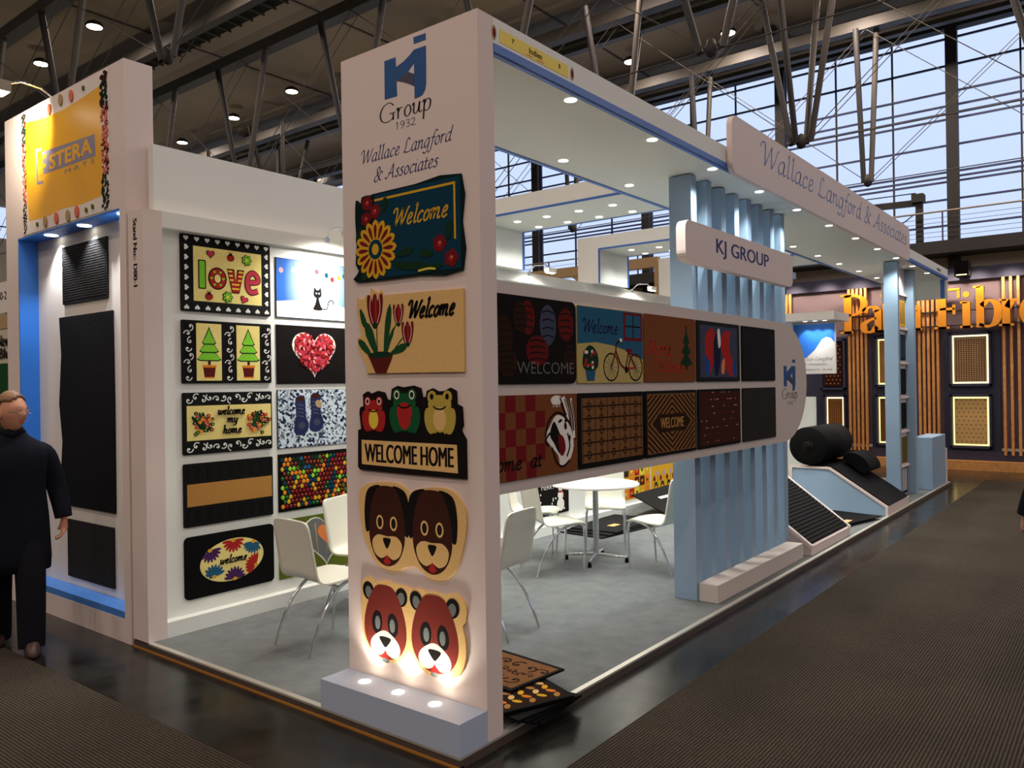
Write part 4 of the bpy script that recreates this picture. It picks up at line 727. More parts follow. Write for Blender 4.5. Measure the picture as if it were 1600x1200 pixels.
for i in range(11): A.stroke([(x0+.045+.068*i,z0+.035),(x0+.045+.068*i,z1-.035)], .006, 'p_dbrown', sm=False, step=0)
for j in range(5): A.h = h+.0003; A.stroke([(x0+.04,z0+.075+.07*j),(x1-.025,z0+.075+.07*j)], .009, 'p_dbrown', sm=False, step=0)
A.h = h+.0006
for i in range(5):
    for j in range(5): A.stroke(ell(x0+.113+.136*i,z0+.075+.07*j,.022,.02,0,12)+[ell(x0+.113+.136*i,z0+.075+.07*j,.022,.02,0,12)[0]], .007, 'p_dbrown', sm=False, step=0)
A.build('printed_design', o)
o, x0, x1, z0, z1 = pm(2, 0, 'rubber_dark', 'dark brown coir mat with concentric diamond lines around a WELCOME block, lower row')
A = Art(FS, .0105); A.p(rect(x0+.03,z0+.02,x1-.02,z1-.02), 'coir_dark'); mx, mz = (x0+x1)/2, (z0+z1)/2
for k in range(1, 10):
    s = .09+.062*k
    for sx in (-1, 1):
        for sz in (-1, 1):
            a = (mx+sx*min(s,.345), mz+sz*max(0, (s-min(s,.345))*.62)); b = (mx+sx*max(0,s-.19/.62), mz+sz*min(s*.62,.19))
            if abs(a[0]-b[0]) > .01 and a[1]*sz < (mz+sz*.19)*sz: A.stroke([a, b], .011, 'p_dbrown', sm=False, step=0)
A.h += .001; A.p([(mx-.27,mz),(mx-.2,mz-.06),(mx+.2,mz-.06),(mx+.27,mz),(mx+.2,mz+.06),(mx-.2,mz+.06)], 'p_dbrown'); A.sans('WELCOME', mx-.17, mx+.17, mz-.035, mz+.035, 'coir', fat=.003); A.build('printed_design', o)
o, x0, x1, z0, z1 = pm(3, 0, 'rubber_dark', 'very dark red mat with broken rows of pale dashes, lower row')
A = Art(FS, .0105); A.p(rect(x0+.03,z0+.02,x1-.02,z1-.02), 'p_dkred' if 0 else 'p_brown')
for j in range(8):
    x = x0+.05
    while x < x1-.05:
        w = rnd.uniform(.008,.03)
        if rnd.random() < (.8 if j in (2,4,6,7) else .35): A.p(rect(x,z0+.04+.052*j,x+w,z0+.049+.052*j), rnd.choice(['p_tan','p_dred','p_maroon','p_rose' if j % 3 == 0 else 'p_maroon']), .00002)
        x += w+.012
A.build('printed_design', o)
pm(4, 0, 'rubber_grey', 'plain grey pile mat, lower row at the rounded end')
# ================================================================ FURNITURE
def make_chair(label):
    t = thing('cafe_chair', label, 'chair')
    prof = smooth([(-.262,.845),(-.252,.78),(-.235,.68),(-.215,.57),(-.20,.49),(-.175,.452),(-.13,.436),(-.03,.437),(.08,.446),(.17,.448),(.215,.436),(.232,.42)], 4)
    mb = MB(); n = len(prof); K = 12; tot = n-1
    for side in (0, 1):
        vs = []
        for i, (x, z) in enumerate(prof):
            a = prof[max(i-1,0)]; b = prof[min(i+1,n-1)]; dx, dz = b[0]-a[0], b[1]-a[1]; l = math.hypot(dx, dz); nx, nz = dz/l, -dx/l
            hw = .20+.012*math.sin(math.pi*i/tot)
            e = min(i, tot-i)/4.0
            if e < 1: hw -= .045*(1-math.sqrt(max(0, 1-(1-e)**2)))
            for j in range(K+1):
                s = -1+2*j/K; dish = -.012*(1-s*s)
                vs.append((x+nx*(dish+(.006 if side else -.006)), s*hw, z+nz*(dish+(.006 if side else -.006))))
        fs = [(i*(K+1)+j, i*(K+1)+j+1, (i+1)*(K+1)+j+1, (i+1)*(K+1)+j) for i in range(n-1) for j in range(K)]
        mb.add(vs, fs, 'shell', True)
    N1 = n*(K+1); rim = [j for j in range(K+1)]+[i*(K+1)+K for i in range(1, n)]+[(n-1)*(K+1)+j for j in range(K-1, -1, -1)]+[i*(K+1) for i in range(n-2, 0, -1)]
    for a, b in zip(rim, rim[1:]+rim[:1]): mb.f.append([a, b, b+N1, a+N1]); mb.m.append(0); mb.sm.append(False)
    mb.build('seat_shell', t, world=False)
    for s in (-1, 1):
        MB().tube(smooth([(.155,s*.13,.425),(.19,s*.17,.43),(.208,s*.19,.40),(.212,s*.198,.30),(.205,s*.20,.15),(.195,s*.202,.0)],4), .013, 'chrome', r1=.009).build('leg', t, world=False)
        MB().tube(smooth([(.16,s*.15,.428),(.08,s*.17,.425),(-.03,s*.185,.385),(-.13,s*.195,.28),(-.21,s*.20,.14),(-.262,s*.205,.0)],4), .013, 'chrome', r1=.009).build('leg', t, world=False)
    MB().tube([(.155,-.14,.428),(.155,.14,.428)], .010, 'chrome').tube([(-.02,-.17,.395),(-.02,.17,.395)], .009, 'chrome').tube([(-.02,0,.395),(.155,0,.426)], .009, 'chrome').build('under_frame', t, world=False)
    return t
ch0 = make_chair('white shell chair with its back to the front aisle, left of the tall pillar')
chairs = [((.72,1.84,0),-4,'white shell chair with its back to the front aisle, left of the tall pillar'),((1.45,2.25,0),-70,'white shell chair half hidden behind the left edge of the tall pillar'),
 ((1.56,1.10,0),97,'white shell chair seen from behind, just right of the tall pillar'),((3.28,1.77,0),-30,'white shell chair on the left side of the round table, seat toward the camera'),
 ((3.72,2.32,0),-62,'white shell chair behind the left chair at the round table'),((4.42,1.92,0),212,'white shell chair standing behind the round table, facing the camera'),((3.87,1.0,0),82,'white shell chair right of the round table, partly behind the blue fins')]
for i, (p, a, lb) in enumerate(chairs):
    c = ch0 if i == 0 else copy_tree(ch0); c.location = (p[0], p[1], .006); c.rotation_euler = (0,0,math.radians(a)); c['label'] = lb; c['category'] = 'chair'; c['group'] = 'white shell chairs'
t = thing('round_table', 'round white meeting table on a chrome column with four feet', 'table', (3.82,1.66,.0005))
MB().lathe((3.82,1.66,.725), [(.395,0),(.418,.006),(.42,.016),(.414,.024)], 'table_top', 48).build('table_top', t)
MB().lathe((3.82,1.66,.05), [(.028,0),(.028,.66),(.06,.675)], 'chrome', 20).build('column', t)
for k in range(4):
    a = math.radians(20+90*k); d = V3((math.cos(a), math.sin(a), 0)); c = V3((3.82,1.66,0))
    MB().tube([c+V3((0,0,.07)), c+d*.15+V3((0,0,.062)), c+d*.30+V3((0,0,.05))], .016, 'chrome', r1=.012).lathe(tuple(c+d*.295), [(.018,.001),(.02,.02),(.012,.05)], 'rubber_dark', 12).build('foot', t)
# ---------------------------------------------------------------- mats lying about
def lying(cx_, cy_, w, h, rot, z, m, label, design=None, curl=0, tilt=0, group=None):
    r = math.radians(rot); U = V3((math.cos(r), math.sin(r), 0)); Vv = V3((-math.sin(r), math.cos(r), math.tan(math.radians(tilt)))).normalized(); N = U.cross(Vv)
    F = (V3((cx_,cy_,z)), U, Vv, N); A = Art(F, .012); A.base(rect(-w/2,-h/2,w/2,h/2), m, 0); o = A.build('doormat', label=label, cat=MATC, group=group)
    if design: B = Art(F, .0122); design(B); B.build('printed_design', o)
    return o
def d_coir(A):
    A.p(rect(-.34,-.19,.34,.19), 'coir_dark')
    for i in range(14): scroll(A, -.31+.048*i, .09*(1 if i % 2 else -1), .055, 'p_dbrown', 1 if i % 3 else -1, 60*i); scroll(A, -.29+.048*i, .0, .035, 'p_dbrown', -1, 80*i)
def d_orange(A):
    A.p(rect(-.34,-.19,.34,.19), 'p_dbrown')
    for i in range(11):
        for j in range(5): A.p(ell(-.30+.06*i+(.03 if j % 2 else 0), -.15+.075*j, .03, .017, 35 if (i+j) % 2 else -35, 10), ['coir','p_orange','p_gold','sand'][(i+2*j) % 4], .00004)
G = 'doormats stacked behind the tall pillar'
for k in range(4): lying(.68-.01*k, .27, .70, .43, 96-5*k, .001+.014*k, 'rubber_dark', 'black rubber mat, %s of the stack behind the tall pillar' % ['lowest','second from the bottom','third from the bottom','middle'][k], group=G)
lying(.70,.30,.72,.44,68,.062,'rubber_dark','dark edged mat with orange pebble pattern, in the floor stack behind the tall pillar',d_orange, group=G)
lying(.84,.50,.72,.44,84,.079,'rubber_dark','brown scrollwork coir mat on top of the floor stack behind the tall pillar',d_coir, group=G)
G = 'black mats on the stand floor by the far wall'
for k in range(3): lying(5.35+.1*k, 2.42+.03*k, 1.1, .6, -6+5*k, .001+.014*k, 'rubber', 'black mat, %s of the floor pile behind the round table' % ['lowest','middle','topmost'][k], group=G)
A = Art((V3((5.5,2.4,.043)), V3((1,0,0)), V3((0,1,0)), V3((0,0,1))), .0005); 
tag(Art((V3((5.3,2.35,.0438)), V3((1,0,0)), V3((0,1,0)), V3((0,0,1))), .002).base(rect(0,0,.16,.09),'sand',0).build('price_tag'), 'small pale tag on the black mat pile behind the table', 'tag')
o = lying(6.95,2.42,1.35,.62,4,.14,'rubber','black mat sloping down from the wall ledge beside the blue fins', None, tilt=24)
tag(Art((V3((6.7,2.47,.185)), V3((1,0,0)), V3((0,.914,.407)), V3((0,-.407,.914))), .002).base(rect(0,0,.5,.05),'p_white',0).build('paper_strip'), 'thin white strip on the sloping black mat by the far wall', 'label')
# ---------------------------------------------------------------- ramps
rp = thing('ramp_stand', 'large pale blue sloping display ramp with white edges, right of the blue fins', 'display ramp', (8.6,.6,0))
RX0, RX1 = 8.0, 9.14
prof = [(.02,.0),(.02,.10),(.71,.55),(1.22,.55),(1.22,.0)]
def profx(pts, x0, x1, m, side=None): return MB().prism((V3((x0,0,0)), V3((0,1,0)), V3((0,0,1)), V3((1,0,0))), pts, 0, x1-x0, m, side)
profx(prof, RX0+.02, RX1-.02, 'pale_blue', 'pillar_white').build('ramp_body', rp)
for x in (RX0, RX1-.025): 
    profx([(.015,.0),(.015,.115),(.715,.572),(1.23,.572),(1.23,0),(1.20,0),(1.20,.545),(.722,.545),(.045,.10),(.045,0)], x, x+.025, 'pillar_white').build('edge_board', rp)
def mat_sheet(x0, x1, path, th, m):
    up = smooth(path, 5); lo = []
    for i, q in enumerate(up):
        a = up[max(i-1,0)]; b = up[min(i+1,len(up)-1)]; dx, dy = b[0]-a[0], b[1]-a[1]; l = math.hypot(dx, dy); lo.append((q[0]+dy/l*th*(-1), q[1]+dx/l*th))
    return profx(up+lo[::-1], x0, x1, m)
mat_sheet(RX0+.04, RX1-.05, [(.02,.118),(.25,.27),(.5,.43),(.70,.562),(.85,.575),(1.0,.575)], .012, 'rubber_dark').build('mat_runner', label='black rubber matting unrolled down the large ramp', cat='mat')
rl = thing('mat_roll', 'thick roll of black rubber matting lying on top of the large ramp', 'roll', (8.5,.96,.575))
MB().lathe((7.96,.97,.84), [(.05,0),(.235,0),(.25,.012),(.25,1.15),(.235,1.162),(.05,1.162)], 'rubber_dark', 48, 'x').build('roll_body', rl)
MB().lathe((7.95,.97,.84), [(.052,-.004),(.062,-.008),(.064,.0),(.052,.02)], 'rubber_grey', 24, 'x').lathe((7.949,.97,.84), [(.0001,-.010),(.05,-.010),(.05,-.006),(.0001,-.006)], 'p_black', 24, 'x').build('core_tube', rl)
mb = MB(); pts = closed([(.40,.39),(.36,.47),(.42,.62),(.55,.72),(.68,.74),(.80,.69),(.86,.58),(.72,.58),(.60,.49)], 4)
pts = [(.40,.41),(.37,.48),(.43,.62),(.54,.715),(.64,.72),(.71,.66),(.705,.61),(.60,.545),(.50,.475)]
pts = closed([(.45,.46),(.36,.50),(.40,.62),(.50,.70),(.60,.725),(.68,.69),(.70,.63),(.64,.595),(.56,.535)], 5)
profx(pts, 8.55, 9.12, 'rubber_dark').build('mat_fold', label='slumped fold of black matting beside the roll on the large ramp', cat='mat')
sp = thing('ramp_stand', 'small white edged ramp with ribbed black mat, just right of the blue fins', 'display ramp', (5.8,.4,0))
SX0, SX1 = 5.16, 6.5
sl = lambda y: .09+(y-.06)*.74
profx([(.06,0),(.06,.085),(.95,.74),(.95,0)], SX0+.02, SX1-.02, 'pillar_white').build('ramp_body', sp)
for x in (SX0, SX1-.045): profx([(.05,.06),(.05,.10),(.95,.768),(.95,.72)], x, x+.045, 'pillar_white').build('edge_board', sp)
bx('side_panel', (SX0+.01,.2,0), (SX0+.02,.95,.1), 'facade_navy', sp)
mb = MB()
for i in range(26):
    y = .075+.034*i; mb.prism((V3((SX0+.046,0,0)), V3((0,1,0)), V3((0,0,1)), V3((1,0,0))), [(y,sl(y)),(y+.034,sl(y+.034)),(y+.026,sl(y+.026)+.016),(y+.008,sl(y+.008)+.016)], 0, SX1-SX0-.092, 'rubber')
mb.build('ribbed_mat', sp)
G = 'black mats between the two ramps'
for k in range(3): lying(7.22+.03*k, .50-.03*k, 1.05, .62, 3-8*k, .001+.014*k, 'rubber_dark', 'black mat, %s of the pile between the two ramps' % ['lowest','middle','topmost'][k], group=G)
for (x, y, lb) in ((6.78,.42,'pale paper tag on the black mats, near the small ramp'),(7.02,.22,'pale paper tag on the black mats, nearest the aisle')): tag(MB().box((x,y,.044),(x+.17,y+.07,.047),'sand').build('price_tag'), lb, 'tag')
# ---------------------------------------------------------------- twin post rack
rk = thing('mat_rack', 'tall rack of two pale blue posts with small mats stacked between them', 'rack', (9.8,.25,0))
bx('post', (9.17,.12,0), (9.27,.30,3.32), 'pale_blue', rk, .003); bx('post', (10.3,.15,0), (10.42,.36,3.32), 'pale_blue', rk, .003)
bx('back_board', (9.27,.27,0), (10.3,.30,3.32), 'pillar_white', rk)
for i in range(6): bx('shelf', (9.27,.232,.42+.5*i), (10.3,.27,.45+.5*i), 'pillar_white', rk)
for i, (m, c2, w_) in enumerate((('p_navy','p_white','dark mat with pale marks'),('coir_dark','p_olive','olive brown mat'),('p_dteal','p_black','dark teal mat'),('p_black','p_dteal','black mat with teal lines'),('p_dteal','p_slate','slate coloured mat'),('p_gold','coir_dark','tan patterned mat'))):
    z = .475+.5*(i-1) if i else .03
    A = Art(FY(.268), .01); A.base(rect(9.4,z,10.25,z+.38), m); o = A.build('doormat', label='%s in the twin post rack, %s' % (w_, ['lowest','second from the floor','third from the floor','fourth from the floor','second from the top','topmost'][i]), cat=MATC, group='small mats in the twin post rack')
    A = Art(FY(.268), .0105); [A.p(rect(9.45+.1*j,z+.04,9.5+.1*j,z+.36), c2) for j in range(8)]; A.build('stripe', o)
tag(bx('counter_box', (10.85,-.0+.03,.0005), (11.9,.30,.80), 'pale_blue', bevel=.004), 'pale blue reception counter block at the far end of the platform', 'counter')
cb = thing('brochure_stand', 'low white box with a small dark emblem in front of the blue counter', 'box', (12.0,.1,0)); bx('box_body', (11.93,.04,.0005), (12.1,.36,.56), 'pillar_white', cb, .004)
A = Art(FX(11.93), .0008); A.p(rect(-.22,.3,-.18,.42), 'logo_dark'); A.p(rect(-.16,.27,-.13,.42), 'logo_dark'); A.p([(-.18,.34),(-.16,.4),(-.16,.3)], 'logo_dark'); A.build('emblem', cb)
# far tower of the stand with blue wave panel
tw = thing('banner_tower', 'white tower with overhanging top and blue wave banner, far end of the stand', 'display tower', (12,2.2,0))
TX = 11.75
MB().box((TX+.0,2.45,.001),(TX+.5,3.0,2.75),'stand_white').box((TX-.3,1.62,2.752),(TX+.6,3.3,2.89),'stand_white').build('tower_body', tw)
bx('banner_board', (TX+.1,1.72,1.82), (TX+.16,2.46,2.72), 'white', tw)
A = Art(FX(TX+.1), .001); A.p([(-2.45,2.715),(-1.73,2.715),(-1.73,2.37),(-1.80,2.45),(-1.87,2.47),(-1.95,2.43),(-2.08,2.24),(-2.22,2.12),(-2.35,2.06),(-2.45,2.04)], 'royal'); A.build('wave_print', tw)
A = Art(FX(TX+.1), .0012); A.script('Wallace Langford', -2.36, -1.78, 2.06, .075, 'grey_text', w=.05); A.script('& Associates', -2.28, -1.88, 1.975, .06, 'grey_text', w=.05); A.sans('DOORMATS - RUGS', -2.34, -1.78, 1.88, 1.905, 'grey_text'); A.build('lettering', tw)
for y in (1.85,2.02,2.19):
    MB().lathe((TX-.05,y,2.749), [(.0001,0),(.035,0),(.035,.003),(.0001,.003)], 'lamp_disc', 14).build('recessed_light', tw); spot((TX-.05,y,2.73), (TX+.08,y,2.2), 14, 80, .7, (.9,.95,1), .02, tw)
tag(bx('white_partition', (12.2,3.02,0), (12.3,4.6,2.2), 'stand_white'), 'white partition wall beyond the rounded end of the hanging panel', 'partition')
tag(bx('white_partition', (11.4,1.95,0), (11.48,2.78,1.42), 'stand_white'), 'low white partition below the blue wave banner', 'partition')
# ================================================================ POSTER TOWER (neighbour stand)
st2 = thing('poster_tower', 'tall white booth tower with orange yellow poster and blue lined niche', 'booth tower', (.2,4.1,ZF))
B0, B1, NY0, NY1 = 3.03, 5.1, 3.12, 4.86
MB().box((0,B0,ZF),(.205,NY0,4.0),'pillar_white').box((0,NY1,ZF),(.205,B1,4.0),'pillar_white').box((0,NY0,2.975),(.205,NY1,4.0),'pillar_white').box((0,NY0,ZF),(.205,NY1,.11),'pillar_white').box((.15,NY0,.11),(.205,NY1,2.975),'white').build('tower_body', st2)
MB().box((.002,NY1-.012,.11),(.15,NY1,2.975),'royal').box((.002,NY0,.11),(.15,NY1-.012,.16),'royal_ledge').box((.0,NY0,2.96),(.15,NY1,2.975),'royal').build('niche_lining', st2)
for y in (4.4,3.82,3.2):
    MB().lathe((.075,y,2.955), [(.0001,0),(.05,0),(.05,.003),(.0001,.003)], 'lamp_disc', 16).build('recessed_light', st2); spot((.07,y,2.94), (.12,y,0), 42, 100, .7, (.93,.95,1), .02, st2)
ps = thing('poster', 'glowing orange yellow poster with grey STERA lettering and patterned borders', 'poster', (0,4,2.99))
A = Art(FX(0), .004); A.base(rect(-4.74,2.985,-3.24,3.985), 'poster_white', 0); o = A.build('poster_sheet', ps)
A = Art(FX(0), .0045); A.p([(-4.68,3.90),(-4.3,3.86),(-3.96,3.85),(-3.6,3.87),(-3.37,3.89),(-3.35,3.5),(-3.35,3.10),(-3.7,3.085),(-4.0,3.10),(-4.3,3.075),(-4.62,3.09),(-4.67,3.4)], 'poster_yellow')
for s0, s1 in ((-4.735,-4.655),(-3.36,-3.25)):
    for i in range(170):
        z = 3.0+.97*i/170; c = 'poster_red' if .25 < i/170 < .75 else 'p_dgreen'
        A.p(ell(rnd.uniform(s0+.008,s1-.008), z, rnd.uniform(.008,.02), rnd.uniform(.004,.011), rnd.uniform(0,90), 7), c if rnd.random() < .7 else 'p_maroon', .00003)
for (x, z, c) in ((-3.82,3.92,'poster_red'),(-4.0,3.93,'p_tan'),(-4.2,3.9,'poster_red'),(-4.35,3.91,'p_tan'),(-4.1,3.04,'poster_red'),(-3.9,3.03,'p_tan'),(-3.75,3.04,'poster_red'),(-4.3,3.04,'p_tan')): A.p(ell(x, z, .03, .045), c, .00003)
for (x, z) in ((-3.62,3.93),(-3.5,3.04),(-3.6,3.03),(-4.45,3.04)): A.p(ell(x, z, .012, .018), 'p_olive', .00003)
A.build('poster_print', ps)
A = Art(FX(0), .0052); g_ = 'stera_grey'
A.p([(-4.475,3.645),(-4.36,3.635),(-4.36,3.615),(-4.445,3.62),(-4.43,3.38),(-4.34,3.372),(-4.34,3.35),(-4.455,3.357)], g_)
A.p([(-4.35,3.60),(-3.46,3.56),(-3.45,3.40),(-4.33,3.42)], g_); A.h += .0004
A.sans('STERA', -4.22, -3.50, 3.432, 3.552, 'poster_yellow', bold=.03); A.p([(-4.33,3.57),(-4.27,3.57),(-4.27,3.54),(-4.33,3.54)], 'poster_yellow'); A.p([(-4.33,3.50),(-4.28,3.50),(-4.28,3.47),(-4.33,3.47)], 'poster_yellow'); A.p([(-4.34,3.56),(-4.36,3.60),(-4.40,3.60),(-4.40,3.42),(-4.34,3.42)], 'poster_yellow')
A.sans('M A T S', -3.95, -3.47, 3.355, 3.39, g_); A.build('lettering', ps)
sl_ = thing('arm_floodlight', 'bright white floodlight on an arm at the top left of the orange poster', 'spotlight', (-.2,4.2,4.0))
MB().tube([(.05,4.25,4.012),(-.05,4.25,4.07),(-.2,4.22,4.07),(-.34,4.18,4.0)], .009, 'chrome').build('arm', sl_); h_ = MB().box((-.40,4.10,3.93),(-.31,4.26,4.01),'steel_light').build('lamp_head', sl_)
MB().box((-.39,4.11,3.925),(-.32,4.25,3.93),'halogen').lathe((-.402,4.18,3.97), [(.0001,0),(.03,-.003),(.03,.002),(.0001,.002)], 'halogen', 12, 'x').build('lamp_glass', h_)
spot((-.30,4.28,3.90), (0,4.50,3.80), 85, 120, 1., (1,.88,.68), .05, sl_)
# niche mats
G = 'black mats in the blue lined niche'
A = Art(FX(.15), .014); A.base(rect(-4.36,2.40,-3.60,2.86), 'rubber'); o = A.build('doormat', label='small ribbed black mat, topmost in the blue lined niche', cat=MATC, group=G)
A = Art(FX(.15), .0155); [A.p(rect(-4.34,2.43+.0195*i,-3.62,2.44+.0195*i), 'rubber_grey', .00002) for i in range(21)]; A.build('rib', o)
A = Art(FX(.15), .014); A.base([(-4.43,2.30),(-3.53,2.30),(-3.525,1.6),(-3.53,.79),(-4.42,.79),(-4.44,1.0),(-4.40,1.3),(-4.45,1.6),(-4.40,2.0)], 'rubber'); A.build('doormat', label='long wavy edged black mat hanging in the middle of the niche', cat=MATC, group=G)
A = Art(FX(.15), .014); A.base(rect(-4.33,.225,-3.56,.68), 'rubber_grey'); A.build('doormat', label='small dark grey mat, lowest in the blue lined niche', cat=MATC, group=G)
# neighbour stand far left
nb = thing('neighbour_booth', 'beige booth wall with dark lettering and a green poster at the left edge', 'booth', (1.3,9.5,ZF))
FN = FX(1.2)
bx('booth_wall', (1.2,7.6,ZF), (1.35,12.5,2.5), 'hall_wall', nb); A = Art(FN, .01); A.base(rect(-10.5,2.49,-7.7,2.66), 'p_tan', 0); A.build('upper_board', nb)
A = Art(FN, .012); A.sans('New', -8.72, -8.37, 2.27, 2.41, 'p_black', fat=.008); A.sans('Blu', -8.68, -8.37, 2.12, 2.25, 'p_black', fat=.008); A.build('lettering', nb)
A = Art(FN, .014); A.base(rect(-10,.2,-8.30,2.06), 'p_green', 0); A.p(ell(-8.38,1.75,.05,.10), 'p_sky'); A.build('green_poster', nb)
A = Art(FN, .02); A.base(rect(-9.0,2.68,-8.37,3.06), 'white', 0); A.h = A.t+.001; A.sans('D80-2', -8.78, -8.40, 2.84, 2.94, 'p_black', fat=.004); A.build('number_plate', nb)
bx('number_post', (1.21,8.5,2.4), (1.25,8.54,2.7), 'steel_light', nb)
# ================================================================ FAR STAND (Palm Fibre)
pf = thing('far_booth', 'navy fronted booth across the aisle with gold lettering and wooden battens', 'booth', (15,1,ZF))
XF = 15.0
MB().box((XF,-2.5,.36),(XF+.2,5.2,3.62),'facade_mauve').box((XF-.15,-2.5,3.60),(XF+.3,5.2,3.84),'facade_navy').box((XF-.35,-2.5,ZF),(XF+.3,5.2,.12),'batten').box((XF-.12,-2.5,.12),(XF+.1,5.2,.30),'facade_navy').build('booth_front', pf)
for (y0, y1) in ((-.42,.56),(1.06,1.9),(2.36,3.3)): bx('navy_panel', (XF-.04,y0+.02,.30), (XF,y1,2.62), 'facade_navy', pf)
bt = {}
for (y0, n) in ((.62,5),(1.95,5),(-.74,3),(3.5,4),(-1.6,6)):
    for i in range(n):
        y = y0+.082*i if n > 3 else y0+.12*i
        MB().box((XF-.16,y,.24),(XF-.09,y+.045,3.60),'batten').build('batten', pf)
for (y0, y1, z0, z1, c, sp_) in ((-.21,.40,1.60,2.535,'p_tan','x'),(-.205,.402,.40,1.34,'sand','d'),(1.15,1.76,1.60,2.53,'coir','n'),(1.15,1.76,.40,1.34,'coir_dark','n'),(2.45,2.80,.4,1.34,'coir','x'),(2.45,2.86,1.55,2.52,'p_brown','d')):
    lb = {(-.21,1.60):'backlit framed rug with fine brown weave, upper right of the far booth',(-.205,.40):'backlit framed cream rug with small dark dots, lower right of the far booth',(1.15,1.60):'backlit yellow edged rug half hidden behind the twin post rack, upper',(1.15,.40):'backlit yellow edged rug half hidden behind the twin post rack, lower',(2.45,.4):'backlit woven rug low beside the black roll',(2.45,1.55):'dark rug with pale diamonds beside the blue wave banner'}[(y0,z0)]
    t = thing('framed_rug', lb, 'framed rug', (XF-.06,(y0+y1)/2,z0), 0, 'backlit rugs on the far booth')
    if c != 'p_brown': MB().box((XF-.062,y0,z0),(XF-.045,y1,z1),'led_warm' if sp_ == 'x' else 'led_yellow').build('light_border', t)
    MB().box((XF-.14,y0-.05,z0-.05),(XF-.045,y0-.01,z1+.05),'facade_navy').box((XF-.14,y1+.01,z0-.05),(XF-.045,y1+.05,z1+.05),'facade_navy').box((XF-.14,y0-.05,z1+.01),(XF-.045,y1+.05,z1+.05),'facade_navy').box((XF-.14,y0-.05,z0-.05),(XF-.045,y1+.05,z0-.01),'facade_navy').build('frame', t)
    A = Art(FX(XF-.062), .03); A.base(rect(-y1+.03,z0+.03,-y0-.03,z1-.03), c, 0); A.h = A.t+.0003
    if sp_ == 'x':
        for i in range(12):
            for j in range(22): A.p([(-y1+.05+.043*i,z0+.06+.037*j),(-y1+.07+.043*i,z0+.08+.037*j),(-y1+.09+.043*i,z0+.06+.037*j),(-y1+.07+.043*i,z0+.05+.037*j)], 'p_maroon', 0) if -y1+.09+.043*i < -y0-.04 and z0+.08+.037*j < z1-.04 else None
    if sp_ == 'd':
        for i in range(7):
            for j in range(11):
                x = -y1+.07+.08*i+(.04 if j % 2 else 0); z = z0+.08+.08*j
                if x < -y0-.05 and z < z1-.05: A.p([(x-.014,z),(x,z+.012),(x+.014,z),(x,z-.012)], 'p_dbrown' if c == 'sand' else 'sand', 0)
    A.build('rug', t)
# gold letters, serif, built as solid strokes
Ld = thing('booth_lettering', 'large gold serif letters Palm Fibre on the far booth front', 'lettering', (XF-.3,1,2.66))
SG = {'P': (.5, [('v',.10,0,.76,.12),('s',.02,0,.24),('s',.02,.73,.2),('b',[(.1,.73),(.30,.74),(.44,.66),(.46,.54),(.40,.42),(.26,.36),(.12,.37)])]),
 'a': (.42, [('b',[(.06,.42),(.12,.50),(.24,.52),(.31,.42)]),('v',.27,0,.46,.11),('s',.27,0,.16),('b',[(.29,.29),(.16,.25),(.05,.16),(.08,.03),(.20,.02),(.30,.12)])]),
 'l': (.26, [('v',.07,0,.78,.11),('s',.02,0,.21),('s',.02,.75,.12)]), 'm': (.62, [('v',.05,0,.5,.1),('v',.25,0,.42,.1),('v',.45,0,.42,.1),('s',.01,0,.18),('s',.21,0,.18),('s',.41,0,.18),('b',[(.13,.38),(.24,.50),(.32,.42)]),('b',[(.33,.38),(.44,.50),(.52,.42)])]),
 'F': (.46, [('v',.08,0,.76,.12),('s',.0,0,.27),('s',.0,.73,.45),('s',.1,.36,.26),('v',.41,.58,.75,.03),('v',.33,.27,.46,.03)]), 'i': (.24, [('v',.07,0,.5,.11),('s',.02,0,.21),('s',.02,.47,.12),('o',.125,.64,.055)]),
 'b': (.46, [('v',.06,.0,.78,.11),('s',.0,.75,.12),('b',[(.14,.40),(.26,.50),(.38,.42),(.41,.25),(.36,.08),(.24,.01),(.10,.06)])]), 'r': (.38, [('v',.08,0,.5,.11),('s',.02,0,.24),('s',.02,.47,.12),('b',[(.16,.34),(.24,.47),(.33,.47)])]),
 'e': (.42, [('b',[(.08,.27),(.34,.29),(.33,.42),(.22,.51),(.10,.44),(.05,.26),(.10,.07),(.22,.0),(.36,.10)])])}
for ch, x0, k in (('P',-2.45,1.05),('a',-2.02,1.0),('l',-1.66,.95),('m',-1.44,.95),('F',-.67,1.0),('i',-.24,1.0),('b',.0,1.0),('r',.40,1.0),('e',.76,1.0)):
    A = Art((V3((XF-.22,0,2.665)), V3((0,-1,0)), V3((0,0,1)), V3((-1,0,0))), .0); A.t = .0; z = .085
    def pr(pts): A.prism(A.F, pts, 0, z, 'letter_gold', 'letter_side')
    for q in SG[ch][1]:
        if q[0] == 'v': w_ = q[4]*1.2 if q[4] > .05 else .05; pr(rect(x0+k*q[1]-(w_-q[4])/2, k*q[2], x0+k*q[1]-(w_-q[4])/2+k*w_, k*q[3]))
        elif q[0] == 's': pr(rect(x0+k*q[1], k*q[2], x0+k*(q[1]+q[3]), k*(q[2]+.045)))
        elif q[0] == 'o': pr(ell(x0+k*q[1], k*q[2], k*q[3], k*q[3]))
        else: A.stroke([(x0+k*a, k*b) for a, b in q[1]], .05, 'letter_gold', (.135,.0), z=z, step=0)
    A.build('letter', Ld)
MB().box((XF-.20,-1.4,2.72),(XF-.17,2.5,2.74),'steel_dark').box((XF-.20,-1.4,3.0),(XF-.17,2.5,3.02),'steel_dark').build('letter_rail', Ld)
for y in (3.45,2.75,2.1,1.4,.8,.35,-.05,-.6): spot((XF-.55,y,3.75), (XF,y,3.1), 42, 110, .9, (1,.80,.62), .05)
